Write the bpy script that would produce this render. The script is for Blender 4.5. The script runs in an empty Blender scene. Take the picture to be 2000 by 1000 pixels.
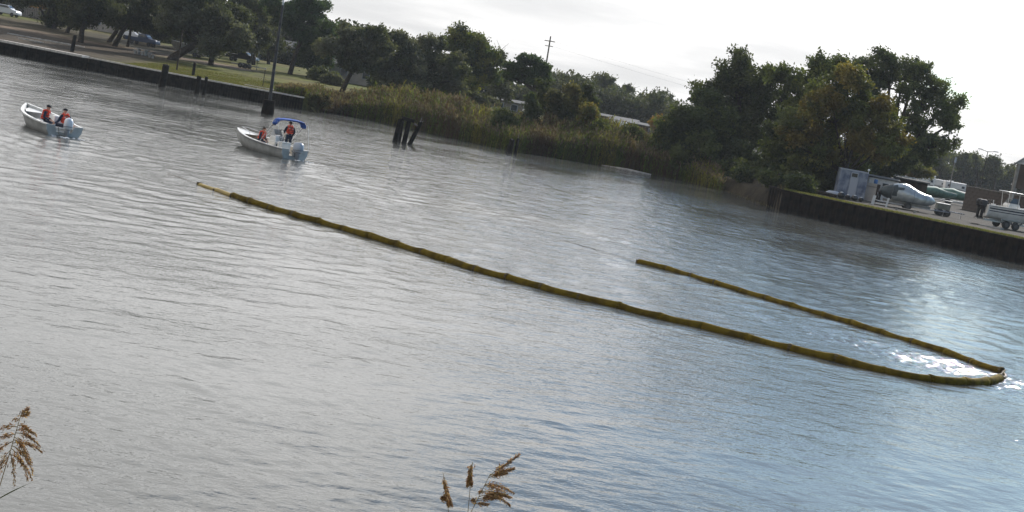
import bpy, bmesh, math, random
import numpy as np
from mathutils import Vector, Matrix, Euler, Quaternion
C = bpy.context.scene
COL = C.collection
PI = math.pi
R = math.radians
rng = np.random.default_rng(7)
random.seed(7)

# ------------------------------------------------------------------ camera
FPX = 2900.0; ROLL = R(10.3); PIT = math.atan(317/FPX); H = 6.0; HAZE = 0.00013
cr, sr, cp, sp = math.cos(ROLL), math.sin(ROLL), math.cos(PIT), math.sin(PIT)
FW = Vector((0, cp, -sp)); U0 = Vector((0, sp, cp))
RT = Vector((1, 0, 0))*cr + U0*sr
UP = Vector((-1, 0, 0))*sr + U0*cr
cam_d = bpy.data.cameras.new('camera'); cam = bpy.data.objects.new('camera', cam_d); COL.objects.link(cam)
m = Matrix((RT, UP, -FW)).transposed().to_4x4(); m.translation = Vector((0, 0, H)); cam.matrix_world = m
cam_d.sensor_width = 36; cam_d.lens = 36*FPX/2000; cam_d.clip_start = 0.1; cam_d.clip_end = 6000
C.camera = cam

# ------------------------------------------------------------------ sky, sun, exposure
SUN_AZ, SUN_EL = R(24), R(31)
W = bpy.data.worlds.new('World'); C.world = W; W.use_nodes = True
nt = W.node_tree; nt.nodes.clear()
def N(tree, typ, **kw):
    n = tree.nodes.new(typ)
    for k, v in kw.items(): setattr(n, k, v)
    return n
def L(tree, a, b): tree.links.new(a, b)
def math_n(tree, op, a, b=None, clamp=False):
    n = tree.nodes.new('ShaderNodeMath'); n.operation = op; n.use_clamp = clamp
    for i, v in enumerate((a, b)):
        if v is None: continue
        if isinstance(v, (int, float)): n.inputs[i].default_value = v
        else: tree.links.new(v, n.inputs[i])
    return n.outputs[0]
def mixc(tree, fac, a, b, blend='MIX'):
    n = tree.nodes.new('ShaderNodeMix'); n.data_type = 'RGBA'; n.blend_type = blend
    for i, v in ((0, fac), (6, a), (7, b)):
        if isinstance(v, (int, float)): n.inputs[i].default_value = v
        elif isinstance(v, tuple): n.inputs[i].default_value = (*v, 1) if len(v) == 3 else v
        else: tree.links.new(v, n.inputs[i])
    return n.outputs[2]
def ramp(tree, fac, pts, interp='EASE'):
    n = tree.nodes.new('ShaderNodeValToRGB'); n.color_ramp.interpolation = interp
    e = n.color_ramp.elements
    while len(e) > 1: e.remove(e[-1])
    e[0].position = pts[0][0]; e[0].color = (*pts[0][1], 1)
    for p, c in pts[1:]:
        x = e.new(p); x.color = (*c, 1)
    tree.links.new(fac, n.inputs[0]); return n.outputs[0]
sky = N(nt, 'ShaderNodeTexSky', sky_type='NISHITA', sun_disc=False, sun_elevation=SUN_EL, sun_rotation=SUN_AZ,
        air_density=1.0, dust_density=0.25, ozone_density=2.0, altitude=0)
tc = N(nt, 'ShaderNodeTexCoord'); sep = N(nt, 'ShaderNodeSeparateXYZ'); L(nt, tc.outputs['Generated'], sep.inputs[0])
zc = math_n(nt, 'MAXIMUM', sep.outputs[2], 0.0)
den = math_n(nt, 'ADD', zc, 0.10)
cx = math_n(nt, 'DIVIDE', sep.outputs[0], den); cy = math_n(nt, 'DIVIDE', sep.outputs[1], den)
cmb = N(nt, 'ShaderNodeCombineXYZ'); L(nt, cx, cmb.inputs[0]); L(nt, cy, cmb.inputs[1]); cmb.inputs[2].default_value = 3.7
n1 = N(nt, 'ShaderNodeTexNoise'); n1.inputs['Scale'].default_value = 0.42; n1.inputs['Detail'].default_value = 7; n1.inputs['Roughness'].default_value = 0.48
n1.inputs['Distortion'].default_value = 0.35
L(nt, cmb.outputs[0], n1.inputs['Vector'])
n2 = N(nt, 'ShaderNodeTexNoise'); n2.inputs['Scale'].default_value = 0.9; n2.inputs['Detail'].default_value = 5
L(nt, cmb.outputs[0], n2.inputs['Vector'])
side = math_n(nt, 'MULTIPLY', sep.outputs[0], -0.9)                      # the cloud deck is closed to the left and broken to the right
cov = math_n(nt, 'ADD', math_n(nt, 'ADD', n1.outputs[0], 0.06), side)
low = math_n(nt, 'MULTIPLY', math_n(nt, 'MAXIMUM', math_n(nt, 'SUBTRACT', 0.19, zc), 0.0), 1.6)       # bright veil towards the horizon
cov = math_n(nt, 'ADD', cov, low); cov = math_n(nt, 'SUBTRACT', cov, math_n(nt, 'MULTIPLY', zc, 0.28))
cov_r = ramp(nt, cov, [(0.36, (0, 0, 0)), (0.52, (1, 1, 1))])
shade = ramp(nt, n2.outputs[0], [(0.32, (7.0, 7.0, 7.0)), (0.64, (9.3, 9.2, 9.1))])
low_r = ramp(nt, zc, [(0.0, (1.0, 1.0, 1.0)), (0.10, (1.12, 1.12, 1.12)), (0.22, (1.95, 1.95, 1.95)), (0.6, (2.0, 2.0, 2.0)), (1.0, (1.5, 1.5, 1.5))])
shade = mixc(nt, 1.0, shade, low_r, 'MULTIPLY')
# thin cloud scatters forwards: bright round the sun, dull on the far side of the sky
dsun = N(nt, 'ShaderNodeVectorMath', operation='DOT_PRODUCT'); L(nt, tc.outputs['Generated'], dsun.inputs[0])
dsun.inputs[1].default_value = (math.sin(SUN_AZ)*math.cos(SUN_EL), math.cos(SUN_AZ)*math.cos(SUN_EL), math.sin(SUN_EL))
fwd = math_n(nt, 'POWER', math_n(nt, 'MULTIPLY', math_n(nt, 'ADD', dsun.outputs['Value'], 1.0), 0.5), 1.6)
fwd = math_n(nt, 'ADD', math_n(nt, 'MULTIPLY', fwd, 0.85), 0.28)
fc = N(nt, 'ShaderNodeCombineXYZ'); [L(nt, fwd, fc.inputs[i]) for i in range(3)]
shade = mixc(nt, 1.0, shade, fc.outputs[0], 'MULTIPLY')
skyc = mixc(nt, 1.0, sky.outputs[0], (1.12, 1.30, 1.34), 'MULTIPLY')
full = mixc(nt, cov_r, skyc, shade)
bg = N(nt, 'ShaderNodeBackground'); bg.inputs['Strength'].default_value = 0.11; L(nt, full, bg.inputs['Color'])
wo = N(nt, 'ShaderNodeOutputWorld'); L(nt, bg.outputs[0], wo.inputs['Surface'])

sd = bpy.data.lights.new('sun', 'SUN'); sd.energy = 4.8; sd.angle = R(0.53); sd.color = (1.0, 0.95, 0.89)
sun = bpy.data.objects.new('sun', sd); COL.objects.link(sun)
sdir = Vector((math.sin(SUN_AZ)*math.cos(SUN_EL), math.cos(SUN_AZ)*math.cos(SUN_EL), math.sin(SUN_EL)))
sun.rotation_euler = sdir.to_track_quat('Z', 'Y').to_euler(); sun.location = (30, 60, 60)

C.view_settings.view_transform = 'Standard'; C.view_settings.look = 'None'; C.view_settings.exposure = 0.06
C.view_settings.gamma = 1.0; C.view_settings.use_curve_mapping = False
C.render.engine = 'CYCLES'; C.cycles.use_denoising = True
C.cycles.max_bounces = 6; C.cycles.diffuse_bounces = 2; C.cycles.glossy_bounces = 3; C.cycles.transparent_max_bounces = 6
C.cycles.transmission_bounces = 3; C.cycles.volume_bounces = 0
C.cycles.sample_clamp_indirect = 4.0

# ------------------------------------------------------------------ pixel (2000 x 1000 photo) to place
def ray(px, py): return FW + RT*((px-1000)/FPX) + UP*((500-py)/FPX)
def PZ(px, py, z=0.0):
    d = ray(px, py); t = (z-H)/d.z; return Vector((d.x*t, d.y*t, z))
def PY(px, py, Y):
    d = ray(px, py); t = Y/d.y; return Vector((d.x*t, d.y*t, H+d.z*t))
SH = [(-700, 60), (-200, 150), (-100, 164), (-60, 166), (-45, 162), (-35, 160), (-25, 160), (-21.5, 167), (-16.4, 166), (-7.4, 157),
      (-1.9, 152), (5, 157), (9, 157), (16, 156), (19.6, 148), (21.6, 132), (22.0, 128), (40, 113), (70, 90), (140, 40), (300, -30), (800, -80)]
SHX = np.array([p[0] for p in SH], float); SHY = np.array([p[1] for p in SH], float)
def shore(x): return np.interp(x, SHX, SHY)
def sstep(a, b, x):
    t = np.clip((x-a)/(b-a), 0, 1); return t*t*(3-2*t)
def ground(x, y):
    x = np.asarray(x, float); y = np.asarray(y, float)
    t = y - shore(x)
    left = 1.3 + 0.025*np.clip(t, 0, 90)
    mid = -0.7 + 2.0*sstep(-1.5, 9, t) + 0.014*np.clip(t-9, 0, 80)
    right = 1.8 + 0*t
    ml = sstep(-25.2, -22.5, x); mr = (x > 21.9)*1.0
    z = left*(1-ml) + mid*ml
    z = z*(1-mr) + right*mr
    far = sstep(60, 180, t)
    zf = 3.4 - 1.6*sstep(-60, 40, x)
    return z*(1-far) + zf*far
def PG(px, py):
    d = ray(px, py); t = 60.0
    while t < 900:
        p = Vector((0, 0, H)) + d*t
        if p.y > shore(p.x) and p.z <= float(ground(p.x, p.y)): return p
        t += 0.5
    return Vector((0, 0, H)) + d*t
def GP(x, y): return Vector((x, y, float(ground(x, y))))
def XY(px, Y, py_guess=None):                                           # x at distance Y for a photo column, following the ground there
    py = 178 + (px-1000)*0.1817
    for _ in range(4):
        p = PY(px, py, Y); z = float(ground(p.x, Y))
        py = 178 + (px-1000)*0.1817 + (H-z)*FPX/Y/cr
    p = PY(px, py, Y); return Vector((p.x, Y, float(ground(p.x, Y))))

# ------------------------------------------------------------------ materials
def mat(name, col, rough=0.7, metal=0.0, noise=None, scale=8.0, bump=0.0, bscale=40.0, spec=0.5, alpha=None):
    ma = bpy.data.materials.new(name); ma.use_nodes = True; t = ma.node_tree; b = t.nodes['Principled BSDF']
    b.inputs['Roughness'].default_value = rough; b.inputs['Metallic'].default_value = metal
    b.inputs['Specular IOR Level'].default_value = spec
    co = N(t, 'ShaderNodeTexCoord')
    if noise is not None:
        nz = N(t, 'ShaderNodeTexNoise'); nz.inputs['Scale'].default_value = scale; nz.inputs['Detail'].default_value = 6
        L(t, co.outputs['Object'], nz.inputs['Vector'])
        rr = ramp(t, nz.outputs[0], [(0.35, noise), (0.62, col)])
        L(t, rr, b.inputs['Base Color'])
    else: b.inputs['Base Color'].default_value = (*col, 1)
    if bump > 0:
        nb = N(t, 'ShaderNodeTexNoise'); nb.inputs['Scale'].default_value = bscale; nb.inputs['Detail'].default_value = 4
        L(t, co.outputs['Object'], nb.inputs['Vector'])
        bu = N(t, 'ShaderNodeBump'); bu.inputs['Strength'].default_value = 0.6; bu.inputs['Distance'].default_value = bump
        L(t, nb.outputs[0], bu.inputs['Height']); L(t, bu.outputs[0], b.inputs['Normal'])
    return ma
def attr_mat(name, rough=0.7, trans=0.3, spec=0.25):
    ma = bpy.data.materials.new(name); ma.use_nodes = True; t = ma.node_tree; b = t.nodes['Principled BSDF']
    at = N(t, 'ShaderNodeAttribute', attribute_name='tone'); L(t, at.outputs['Color'], b.inputs['Base Color'])
    b.inputs['Roughness'].default_value = rough; b.inputs['Specular IOR Level'].default_value = spec
    if trans > 0:
        tr = N(t, 'ShaderNodeBsdfTranslucent'); L(t, mixc(t, 1.0, at.outputs['Color'], (1.25, 1.3, 0.6), 'MULTIPLY'), tr.inputs['Color'])
        mx = N(t, 'ShaderNodeMixShader'); mx.inputs[0].default_value = trans
        L(t, b.outputs[0], mx.inputs[1]); L(t, tr.outputs[0], mx.inputs[2]); L(t, mx.outputs[0], t.nodes['Material Output'].inputs['Surface'])
    return ma
M = dict(
    leaf=attr_mat('leaf', 0.65, 0.34, 0.15), reed=attr_mat('reed', 0.7, 0.28, 0.15), grass=attr_mat('grass', 0.7, 0.3, 0.2),
    bark=mat('bark', (0.07, 0.055, 0.045), 0.95, noise=(0.03, 0.025, 0.02), scale=6, bump=0.04, bscale=12, spec=0.1),
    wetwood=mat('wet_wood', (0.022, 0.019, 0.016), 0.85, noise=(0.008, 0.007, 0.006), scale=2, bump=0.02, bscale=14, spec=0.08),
    capwood=mat('cap_wood', (0.62, 0.56, 0.49), 0.75, noise=(0.42, 0.38, 0.33), scale=3, bump=0.01),  # pale wood, brightened to paint sun on the caps; logs and timbers share it
    greywood=mat('grey_wood', (0.28, 0.25, 0.22), 0.8, noise=(0.14, 0.12, 0.10), scale=5, bump=0.01),
    pole=mat('pole_grey', (0.045, 0.045, 0.05), 0.75, noise=(0.02, 0.02, 0.02), scale=3),
    hull=mat('gelcoat_white', (0.78, 0.77, 0.74), 0.3, noise=(0.66, 0.65, 0.61), scale=2.2),
    hull_in=mat('gelcoat_inside', (0.74, 0.72, 0.69), 0.45, noise=(0.62, 0.60, 0.55), scale=5),
    hullgrey=mat('aluminium_hull', (0.50, 0.50, 0.48), 0.6, 0.0, noise=(0.38, 0.38, 0.36), scale=2, spec=0.25),
    tan=mat('tan_deck', (0.52, 0.46, 0.36), 0.7, noise=(0.42, 0.36, 0.28), scale=6),
    rub=mat('rub_rail', (0.10, 0.10, 0.11), 0.5),
    black=mat('black_rubber', (0.018, 0.018, 0.02), 0.6, noise=(0.03, 0.03, 0.03), scale=9),
    cowl=mat('outboard_white', (0.66, 0.69, 0.74), 0.28, noise=(0.58, 0.62, 0.67), scale=4),
    cowlgrey=mat('outboard_grey', (0.42, 0.47, 0.54), 0.3, noise=(0.36, 0.40, 0.47), scale=4),
    legm=mat('outboard_leg', (0.22, 0.24, 0.27), 0.4, noise=(0.15, 0.17, 0.19), scale=6),
    steel=mat('steel_tube', (0.55, 0.55, 0.56), 0.3, 0.9), blue=mat('blue_canvas', (0.02, 0.10, 0.42), 0.75, noise=(0.012, 0.06, 0.28), scale=6, bump=0.02, bscale=9),
    skin=mat('skin', (0.52, 0.30, 0.21), 0.55), navy=mat('navy_cloth', (0.018, 0.028, 0.06), 0.85, noise=(0.011, 0.017, 0.035), scale=14, bump=0.01),
    vest=mat('red_vest', (0.80, 0.075, 0.03), 0.75, noise=(0.66, 0.05, 0.022), scale=12, bump=0.01, bscale=18),
    reflect=mat('reflective_tape', (0.75, 0.76, 0.76), 0.4), cap=mat('dark_cap', (0.012, 0.014, 0.02), 0.8), hair=mat('dark_hair', (0.025, 0.018, 0.013), 0.7),
    boom=mat('boom_yellow', (0.145, 0.102, 0.012), 0.85, noise=(0.085, 0.058, 0.010), scale=3.0, bump=0.05, bscale=6, spec=0.05),
    boomband=mat('boom_band', (0.095, 0.063, 0.010), 0.8, noise=(0.06, 0.040, 0.010), scale=8),
    skirt=mat('boom_skirt', (0.30, 0.20, 0.03), 0.6, noise=(0.2, 0.13, 0.02), scale=4),
    rope=mat('rope', (0.25, 0.22, 0.17), 0.9), rust=mat('rusty_pile', (0.020, 0.015, 0.012), 0.95, noise=(0.007, 0.006, 0.006), scale=1.3, bump=0.02, bscale=6, spec=0.05),
    concrete=mat('concrete', (0.36, 0.34, 0.31), 0.9, noise=(0.26, 0.25, 0.23), scale=2.0, bump=0.006),
    block=mat('block_wall', (0.13, 0.105, 0.09), 0.95, noise=(0.085, 0.07, 0.06), scale=1.2, bump=0.01),
    bluecont=mat('blue_container', (0.27, 0.31, 0.38), 0.6, noise=(0.10, 0.13, 0.20), scale=1.4), bluetrim=mat('pale_trim', (0.38, 0.41, 0.46), 0.6),
    white=mat('white_paint', (0.72, 0.71, 0.69), 0.5, noise=(0.60, 0.59, 0.57), scale=2), glass=mat('dark_glass', (0.03, 0.04, 0.05), 0.08, spec=0.8),
    beige=mat('beige_wall', (0.48, 0.42, 0.36), 0.85, noise=(0.38, 0.33, 0.28), scale=1.0), brown=mat('brown_wall', (0.075, 0.05, 0.038), 0.9, noise=(0.045, 0.03, 0.024), scale=2),
    roofg=mat('grey_roof', (0.10, 0.10, 0.10), 0.95, noise=(0.06, 0.06, 0.06), scale=1.0), roofbrown=mat('brown_panel', (0.10, 0.075, 0.058), 0.9, noise=(0.075, 0.055, 0.043), scale=1.5),
    tarp=mat('silver_tarp', (0.50, 0.52, 0.51), 0.26, 0.4, noise=(0.38, 0.41, 0.41), scale=1.3, bump=0.10, bscale=3),
    tarpdark=mat('dark_tarp', (0.03, 0.045, 0.05), 0.6, noise=(0.02, 0.03, 0.035), scale=4, bump=0.03, bscale=5),
    green=mat('green_canvas', (0.10, 0.19, 0.15), 0.7, noise=(0.07, 0.13, 0.10), scale=3), galv=mat('galvanised', (0.42, 0.42, 0.43), 0.4, 0.7),
    box=mat('olive_box', (0.19, 0.20, 0.17), 0.7, noise=(0.14, 0.15, 0.13), scale=3), bluedrum=mat('blue_drum', (0.03, 0.13, 0.34), 0.5),
    carwhite=mat('car_white', (0.70, 0.71, 0.73), 0.25), carblack=mat('car_black', (0.02, 0.022, 0.026), 0.2), carblue=mat('car_blue', (0.008, 0.035, 0.10), 0.35), carsilver=mat('car_silver', (0.42, 0.44, 0.47), 0.25, 0.4),
    carred=mat('car_red', (0.30, 0.03, 0.02), 0.3),
    lamp=mat('lamp_glass', (0.8, 0.8, 0.78), 0.15), stem=mat('reed_stem', (0.27, 0.20, 0.09), 0.7, noise=(0.19, 0.14, 0.06), scale=30), foam=mat('white_foam', (0.8, 0.8, 0.8), 0.6),
)

# ------------------------------------------------------------------ mesh helpers
def tag(o, label=None, cat=None, group=None, kind=None):
    if label: o['label'] = label
    if cat: o['category'] = cat
    if group: o['group'] = group
    if kind: o['kind'] = kind
    return o
def empty(name, loc=(0, 0, 0), rz=0.0, label=None, cat=None, group=None):
    o = bpy.data.objects.new(name, None); COL.objects.link(o); o.location = loc; o.rotation_euler = (0, 0, rz); o.empty_display_size = 0.3
    return tag(o, label, cat, group)
class MB:
    def __init__(s): s.v = []; s.f = []
    def add(s, vs, fs):
        b = len(s.v); s.v += [tuple(v) for v in vs]; s.f += [tuple(i+b for i in f) for f in fs]; return s
    def box(s, c, size, rz=0.0, rx=0.0, ry=0.0):
        e = Euler((rx, ry, rz)).to_matrix(); c = Vector(c)
        vs = [c + e @ Vector((x*size[0]/2, y*size[1]/2, z*size[2]/2)) for z in (-1, 1) for y in (-1, 1) for x in (-1, 1)]
        return s.add(vs, [(0, 2, 3, 1), (4, 5, 7, 6), (0, 1, 5, 4), (2, 6, 7, 3), (0, 4, 6, 2), (1, 3, 7, 5)])
    def tube(s, path, rad, n=8, cap=True):
        path = [Vector(p) for p in path]
        if not isinstance(rad, (list, tuple)): rad = [rad]*len(path)
        rings = []; ref = None
        for i, p in enumerate(path):
            d = (path[min(i+1, len(path)-1)] - path[max(i-1, 0)])
            d = d.normalized() if d.length > 1e-9 else Vector((0, 0, 1))
            if ref is None: ref = Vector((0, 0, 1)) if abs(d.z) < 0.9 else Vector((1, 0, 0))
            a = d.cross(ref).normalized(); b = a.cross(d).normalized(); ref = b
            r = rad[i]; ra, rb = (r if isinstance(r, tuple) else (r, r))
            rings.append([p + a*(math.cos(2*PI*k/n)*ra) + b*(math.sin(2*PI*k/n)*rb) for k in range(n)])
        return s.loft(rings, cap)
    def loft(s, rings, cap=True, closed=True):
        n = len(rings[0]); vs = [v for r in rings for v in r]; fs = []
        for i in range(len(rings)-1):
            for k in range(n if closed else n-1):
                a = i*n+k; b = i*n+(k+1) % n; fs.append((a, b, b+n, a+n))
        if cap: fs.append(tuple(reversed(range(n)))); fs.append(tuple(range((len(rings)-1)*n, len(rings)*n)))
        return s.add(vs, fs)
    def ball(s, c, r, nu=10, nv=7, rz=0.0):
        if not isinstance(r, tuple): r = (r, r, r)
        e = Matrix.Rotation(rz, 3, 'Z'); vs = []; fs = []
        for i in range(nv+1):
            th = PI*i/nv
            for k in range(nu):
                vs.append(Vector(c) + e @ Vector((r[0]*math.sin(th)*math.cos(2*PI*k/nu), r[1]*math.sin(th)*math.sin(2*PI*k/nu), r[2]*math.cos(th))))
        for i in range(nv):
            for k in range(nu):
                a = i*nu+k; b = i*nu+(k+1) % nu; fs.append((a, a+nu, b+nu, b))
        return s.add(vs, fs)
    def prism(s, pts, z0, z1):
        n = len(pts); vs = [(x, y, z0) for x, y in pts] + [(x, y, z1) for x, y in pts]
        return s.add(vs, [tuple(reversed(range(n))), tuple(range(n, 2*n))] + [(k, (k+1) % n, n+(k+1) % n, n+k) for k in range(n)])
    def build(s, name, m=None, parent=None, smooth=False, loc=None):
        me = bpy.data.meshes.new(name); me.from_pydata([tuple(v) for v in s.v], [], s.f); me.validate(); me.update()
        if m is not None: me.materials.append(m)
        if smooth: me.polygons.foreach_set('use_smooth', [True]*len(me.polygons))
        o = bpy.data.objects.new(name, me); COL.objects.link(o)
        if parent is not None: o.parent = parent
        if loc is not None: o.location = loc
        return o
def bevel(o, w=0.02, seg=2):
    md = o.modifiers.new('bevel', 'BEVEL'); md.width = w; md.segments = seg; md.limit_method = 'ANGLE'; return o
def inst(o, parent=None, loc=(0, 0, 0), rot=(0, 0, 0), name=None):
    c = o.copy(); COL.objects.link(c); c.parent = parent; c.location = loc; c.rotation_euler = rot; return c
def np_mesh(name, V, F, m, tone=None, parent=None, smooth=False):       # V (n,3), F (k,4) quads or (k,3) tris
    me = bpy.data.meshes.new(name); V = np.ascontiguousarray(V, np.float32); F = np.ascontiguousarray(F, np.int32)
    k = F.shape[1]
    me.vertices.add(len(V)); me.vertices.foreach_set('co', V.ravel())
    me.loops.add(F.size); me.loops.foreach_set('vertex_index', F.ravel())
    me.polygons.add(len(F)); me.polygons.foreach_set('loop_start', np.arange(0, F.size, k, dtype=np.int32))
    me.polygons.foreach_set('loop_total', np.full(len(F), k, np.int32))
    if smooth: me.polygons.foreach_set('use_smooth', np.ones(len(F), bool))
    me.update(calc_edges=True)
    if tone is not None:
        a = me.color_attributes.new('tone', 'FLOAT_COLOR', 'POINT')
        a.data.foreach_set('color', np.hstack([tone, np.ones((len(V), 1))]).astype(np.float32).ravel())
    me.materials.append(m)
    o = bpy.data.objects.new(name, me); COL.objects.link(o)
    if parent is not None: o.parent = parent
    return o

# ================================================================== THE SETTING: water
def wave_height(X, Y, sp):
    """sum of travelling wave trains, boat wakes and the smooth swell thrown by the boom"""
    Z = np.zeros_like(X); g = np.random.default_rng(11)
    for i in range(90):
        lam = 0.28*(9.0)**(g.random()**1.3); k = 2*PI/lam
        th = R(-72) + g.normal()*0.55 if i % 3 else R(25) + g.normal()*0.4   # wind chop comes along the channel, a cross train over it
        a = 0.0013*lam**0.95*(0.5+g.random())
        ph = g.random()*2*PI
        w = np.clip((lam/sp-3.2)/3.0, 0, 1)
        Z += a*w*np.sin(k*(X*math.cos(th)+Y*math.sin(th)) + ph + 0.6*np.sin(X*0.13+i)+0.6*np.sin(Y*0.11+2*i))
    # fine parallel ripples in the near left and right
    for (lam, th, a, x0) in ((0.50, R(47), 0.0050, -4), (0.62, R(52), 0.0040, -5), (0.40, R(44), 0.0028, -3), (0.55, R(118), 0.0022, 2), (0.36, R(95), 0.0030, 4), (0.44, R(101), 0.0032, 5), (0.75, R(80), 0.003, 0)):
        near_ = np.exp(-((X-x0)/9)**2)*sstep(46, 20, Y)
        k = 2*PI/lam; w = np.clip((lam/sp-3.0)/3.0, 0, 1)
        env = 0.55+0.45*np.sin(X*0.35+Y*0.21+lam*9)*np.sin(X*0.17-Y*0.3+lam*5)
        Z += a*w*env*near_*np.sin(k*(X*math.cos(th)+Y*math.sin(th)) + 1.2*np.sin(X*0.22+Y*0.15))
    return Z
def build_water():
    ys = [12.0]
    while ys[-1] < 190: ys.append(ys[-1]*(1+(0.0014 if 41 < ys[-1] < 51.5 else 0.0030)))
    ys = np.array(ys); ta = np.concatenate([np.linspace(-0.50, 0.17, 215), np.linspace(0.172, 0.37, 140), np.linspace(0.374, 0.50, 36)])
    T, Yg = np.meshgrid(ta, ys); X = T*Yg
    spg = np.maximum(Yg*0.0030, Yg*0.0030)
    Z = wave_height(X, Yg, spg)
    # calm / ruffled water
    calm = 1 - 0.55*np.exp(-(((X-6-(45-Yg)*0.2)/9)**2 + ((Yg-37)/7.5)**2))
    Z *= calm*(0.55+0.45*sstep(22, 60, Yg))
    # wakes: (stern x, y, heading left of +Y, strength)
    for (sx, sy, hd, A) in ((-22.5, 72.2, R(22), 0.035), (-12.9, 83.5, R(38), 0.032)):
        fx, fy = -math.sin(hd), math.cos(hd)
        u = -((X-sx)*fx+(Yg-sy)*fy); v = (X-sx)*fy-(Yg-sy)*fx
        on = np.clip(u+0.6, 0, 1)*np.exp(-np.clip(u, 0, None)/16)
        arm = np.exp(-((np.abs(v)-0.9-u*0.22)/(0.7+0.05*np.abs(u)))**2)
        Z += A*on*arm*np.sin(2*PI*(np.abs(v)*0.75+u*0.35))
        mid = np.exp(-(v/(0.9+0.05*np.abs(u)))**2)
        Z += A*0.8*on*mid*np.sin(u*3.4+np.sin(v*3)*0.8)
        bow = np.exp(-(((u+3.2)/2.6)**2))*np.exp(-((np.abs(v)-1.25)/0.35)**2)
        Z += 0.02*bow
    # long smooth ridges running beside the near side of the boom
    bp = np.array(BOOM[:19]); bx = np.interp(Yg.clip(41.9, 60), bp[:17, 1][::-1], bp[:17, 0][::-1])
    by = np.interp(X, bp[:17, 0], bp[:17, 1])
    dd = by - Yg; ridge = np.exp(-((dd-1.6)/2.2)**2)*(dd > 0)*(X > -12)*(X < 22)
    Z += 0.006*ridge*np.sin(dd*5.5+0.5*np.sin(X*0.6))
    # choppy little waves penned inside the bend of the boom and spilling past its tip
    ca, sa = math.cos(R(-36)), math.sin(R(-36)); du = (X-13.6)*ca+(Yg-46.4)*sa; dv = -(X-13.6)*sa+(Yg-46.4)*ca
    pen = np.exp(-((du/6.0)**2+(dv/1.9)**2)) + 0.55*np.exp(-(((X-16.5)/2.2)**2+((Yg-43.2)/2.0)**2))
    g5 = np.random.default_rng(5)
    for i in range(26):
        lam = g5.uniform(.28, .62); k = 2*PI/lam; th = R(90)+g5.normal()*0.9
        Z += pen*0.0052*(lam/.6)*np.sin(k*(X*math.cos(th)+Yg*math.sin(th))+g5.random()*6.28)
    V = np.stack([X, Yg, Z], -1).reshape(-1, 3); ny, nx = X.shape
    idx = np.arange(ny*nx).reshape(ny, nx)
    F = np.stack([idx[:-1, :-1], idx[:-1, 1:], idx[1:, 1:], idx[1:, :-1]], -1).reshape(-1, 4)
    # far skirts so that the sheet is wide enough on every side
    base = len(V); ex = [(-6, 12.0*1), (6, 12)]
    V2 = []; F2 = []
    def quadst(a, b, c, d):
        i = base+len(V2); V2.extend([a, b, c, d]); F2.append((i, i+1, i+2, i+3))
    y1 = ys[-1]
    quadst((-900, -100, -0.002), (-6, -100, -0.002), (-6, 12, -0.002), (-900, 12, -0.002))
    quadst((-6, -100, -0.002), (6, -100, -0.002), (6, 12, -0.002), (-6, 12, -0.002))
    quadst((6, -100, -0.002), (900, -100, -0.002), (900, 12, -0.002), (6, 12, -0.002))
    quadst((-900, 12, -0.002), (-6, 12, -0.002), (-0.5*y1, y1, -0.002), (-900, y1, -0.002))
    quadst((6, 12, -0.002), (900, 12, -0.002), (900, y1, -0.002), (0.5*y1, y1, -0.002))
    ma = bpy.data.materials.new('water'); ma.use_nodes = True; t = ma.node_tree; b = t.nodes['Principled BSDF']
    b.inputs['Base Color'].default_value = (0.085, 0.086, 0.078, 1); b.inputs['IOR'].default_value = 1.333
    b.inputs['Roughness'].default_value = 0.035; b.inputs['Specular IOR Level'].default_value = 0.5
    geo = N(t, 'ShaderNodeNewGeometry'); pos = geo.outputs['Position']
    def nz(scale, sx, sy, rz, det=3.0, rough=0.55):
        mp = N(t, 'ShaderNodeMapping'); mp.inputs['Rotation'].default_value = (0, 0, rz); mp.inputs['Scale'].default_value = (sx, sy, 1)
        L(t, pos, mp.inputs['Vector'])
        n = N(t, 'ShaderNodeTexNoise'); n.inputs['Scale'].default_value = scale; n.inputs['Detail'].default_value = det; n.inputs['Roughness'].default_value = rough
        L(t, mp.outputs[0], n.inputs['Vector']); return n.outputs[0]
    h1 = math_n(t, 'MULTIPLY', nz(1.5, 0.7, 1.0, R(-14), 5.0, 0.62), 0.9)       # wavelets under a metre, crests lying across the view
    h2 = math_n(t, 'MULTIPLY', nz(5.2, 0.62, 1.0, R(12), 3.0), 0.26)
    patch = nz(0.045, 1.0, 1.6, R(-20), 3.0)                              # gusts: ruffled and slick patches
    pr = ramp(t, patch, [(0.36, (0.45, 0.45, 0.45)), (0.60, (1, 1, 1))])
    sepp = N(t, 'ShaderNodeSeparateXYZ'); L(t, pos, sepp.inputs[0])
    near = N(t, 'ShaderNodeMapRange'); near.interpolation_type = 'SMOOTHSTEP'
    L(t, sepp.outputs[1], near.inputs['Value']); near.inputs['From Min'].default_value = 24; near.inputs['From Max'].default_value = 75
    near.inputs['To Min'].default_value = 0.5; near.inputs['To Max'].default_value = 0.75
    st = math_n(t, 'MULTIPLY', pr, near.outputs[0])
    loop = N(t, 'ShaderNodeVectorMath', operation='DISTANCE'); mpl = N(t, 'ShaderNodeMapping'); mpl.vector_type = 'TEXTURE'      # churned water inside the boom's bend
    mpl.inputs['Location'].default_value = (13.2, 46.2, 0); mpl.inputs['Rotation'].default_value = (0, 0, R(-28)); mpl.inputs['Scale'].default_value = (4.2, 2.0, 1)
    L(t, pos, mpl.inputs['Vector']); L(t, mpl.outputs[0], loop.inputs[0]); loop.inputs[1].default_value = (0, 0, 0)
    lf = N(t, 'ShaderNodeMapRange'); lf.interpolation_type = 'SMOOTHSTEP'; L(t, loop.outputs['Value'], lf.inputs['Value']); lf.inputs['From Min'].default_value = 1.5; lf.inputs['From Max'].default_value = 0.4
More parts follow.
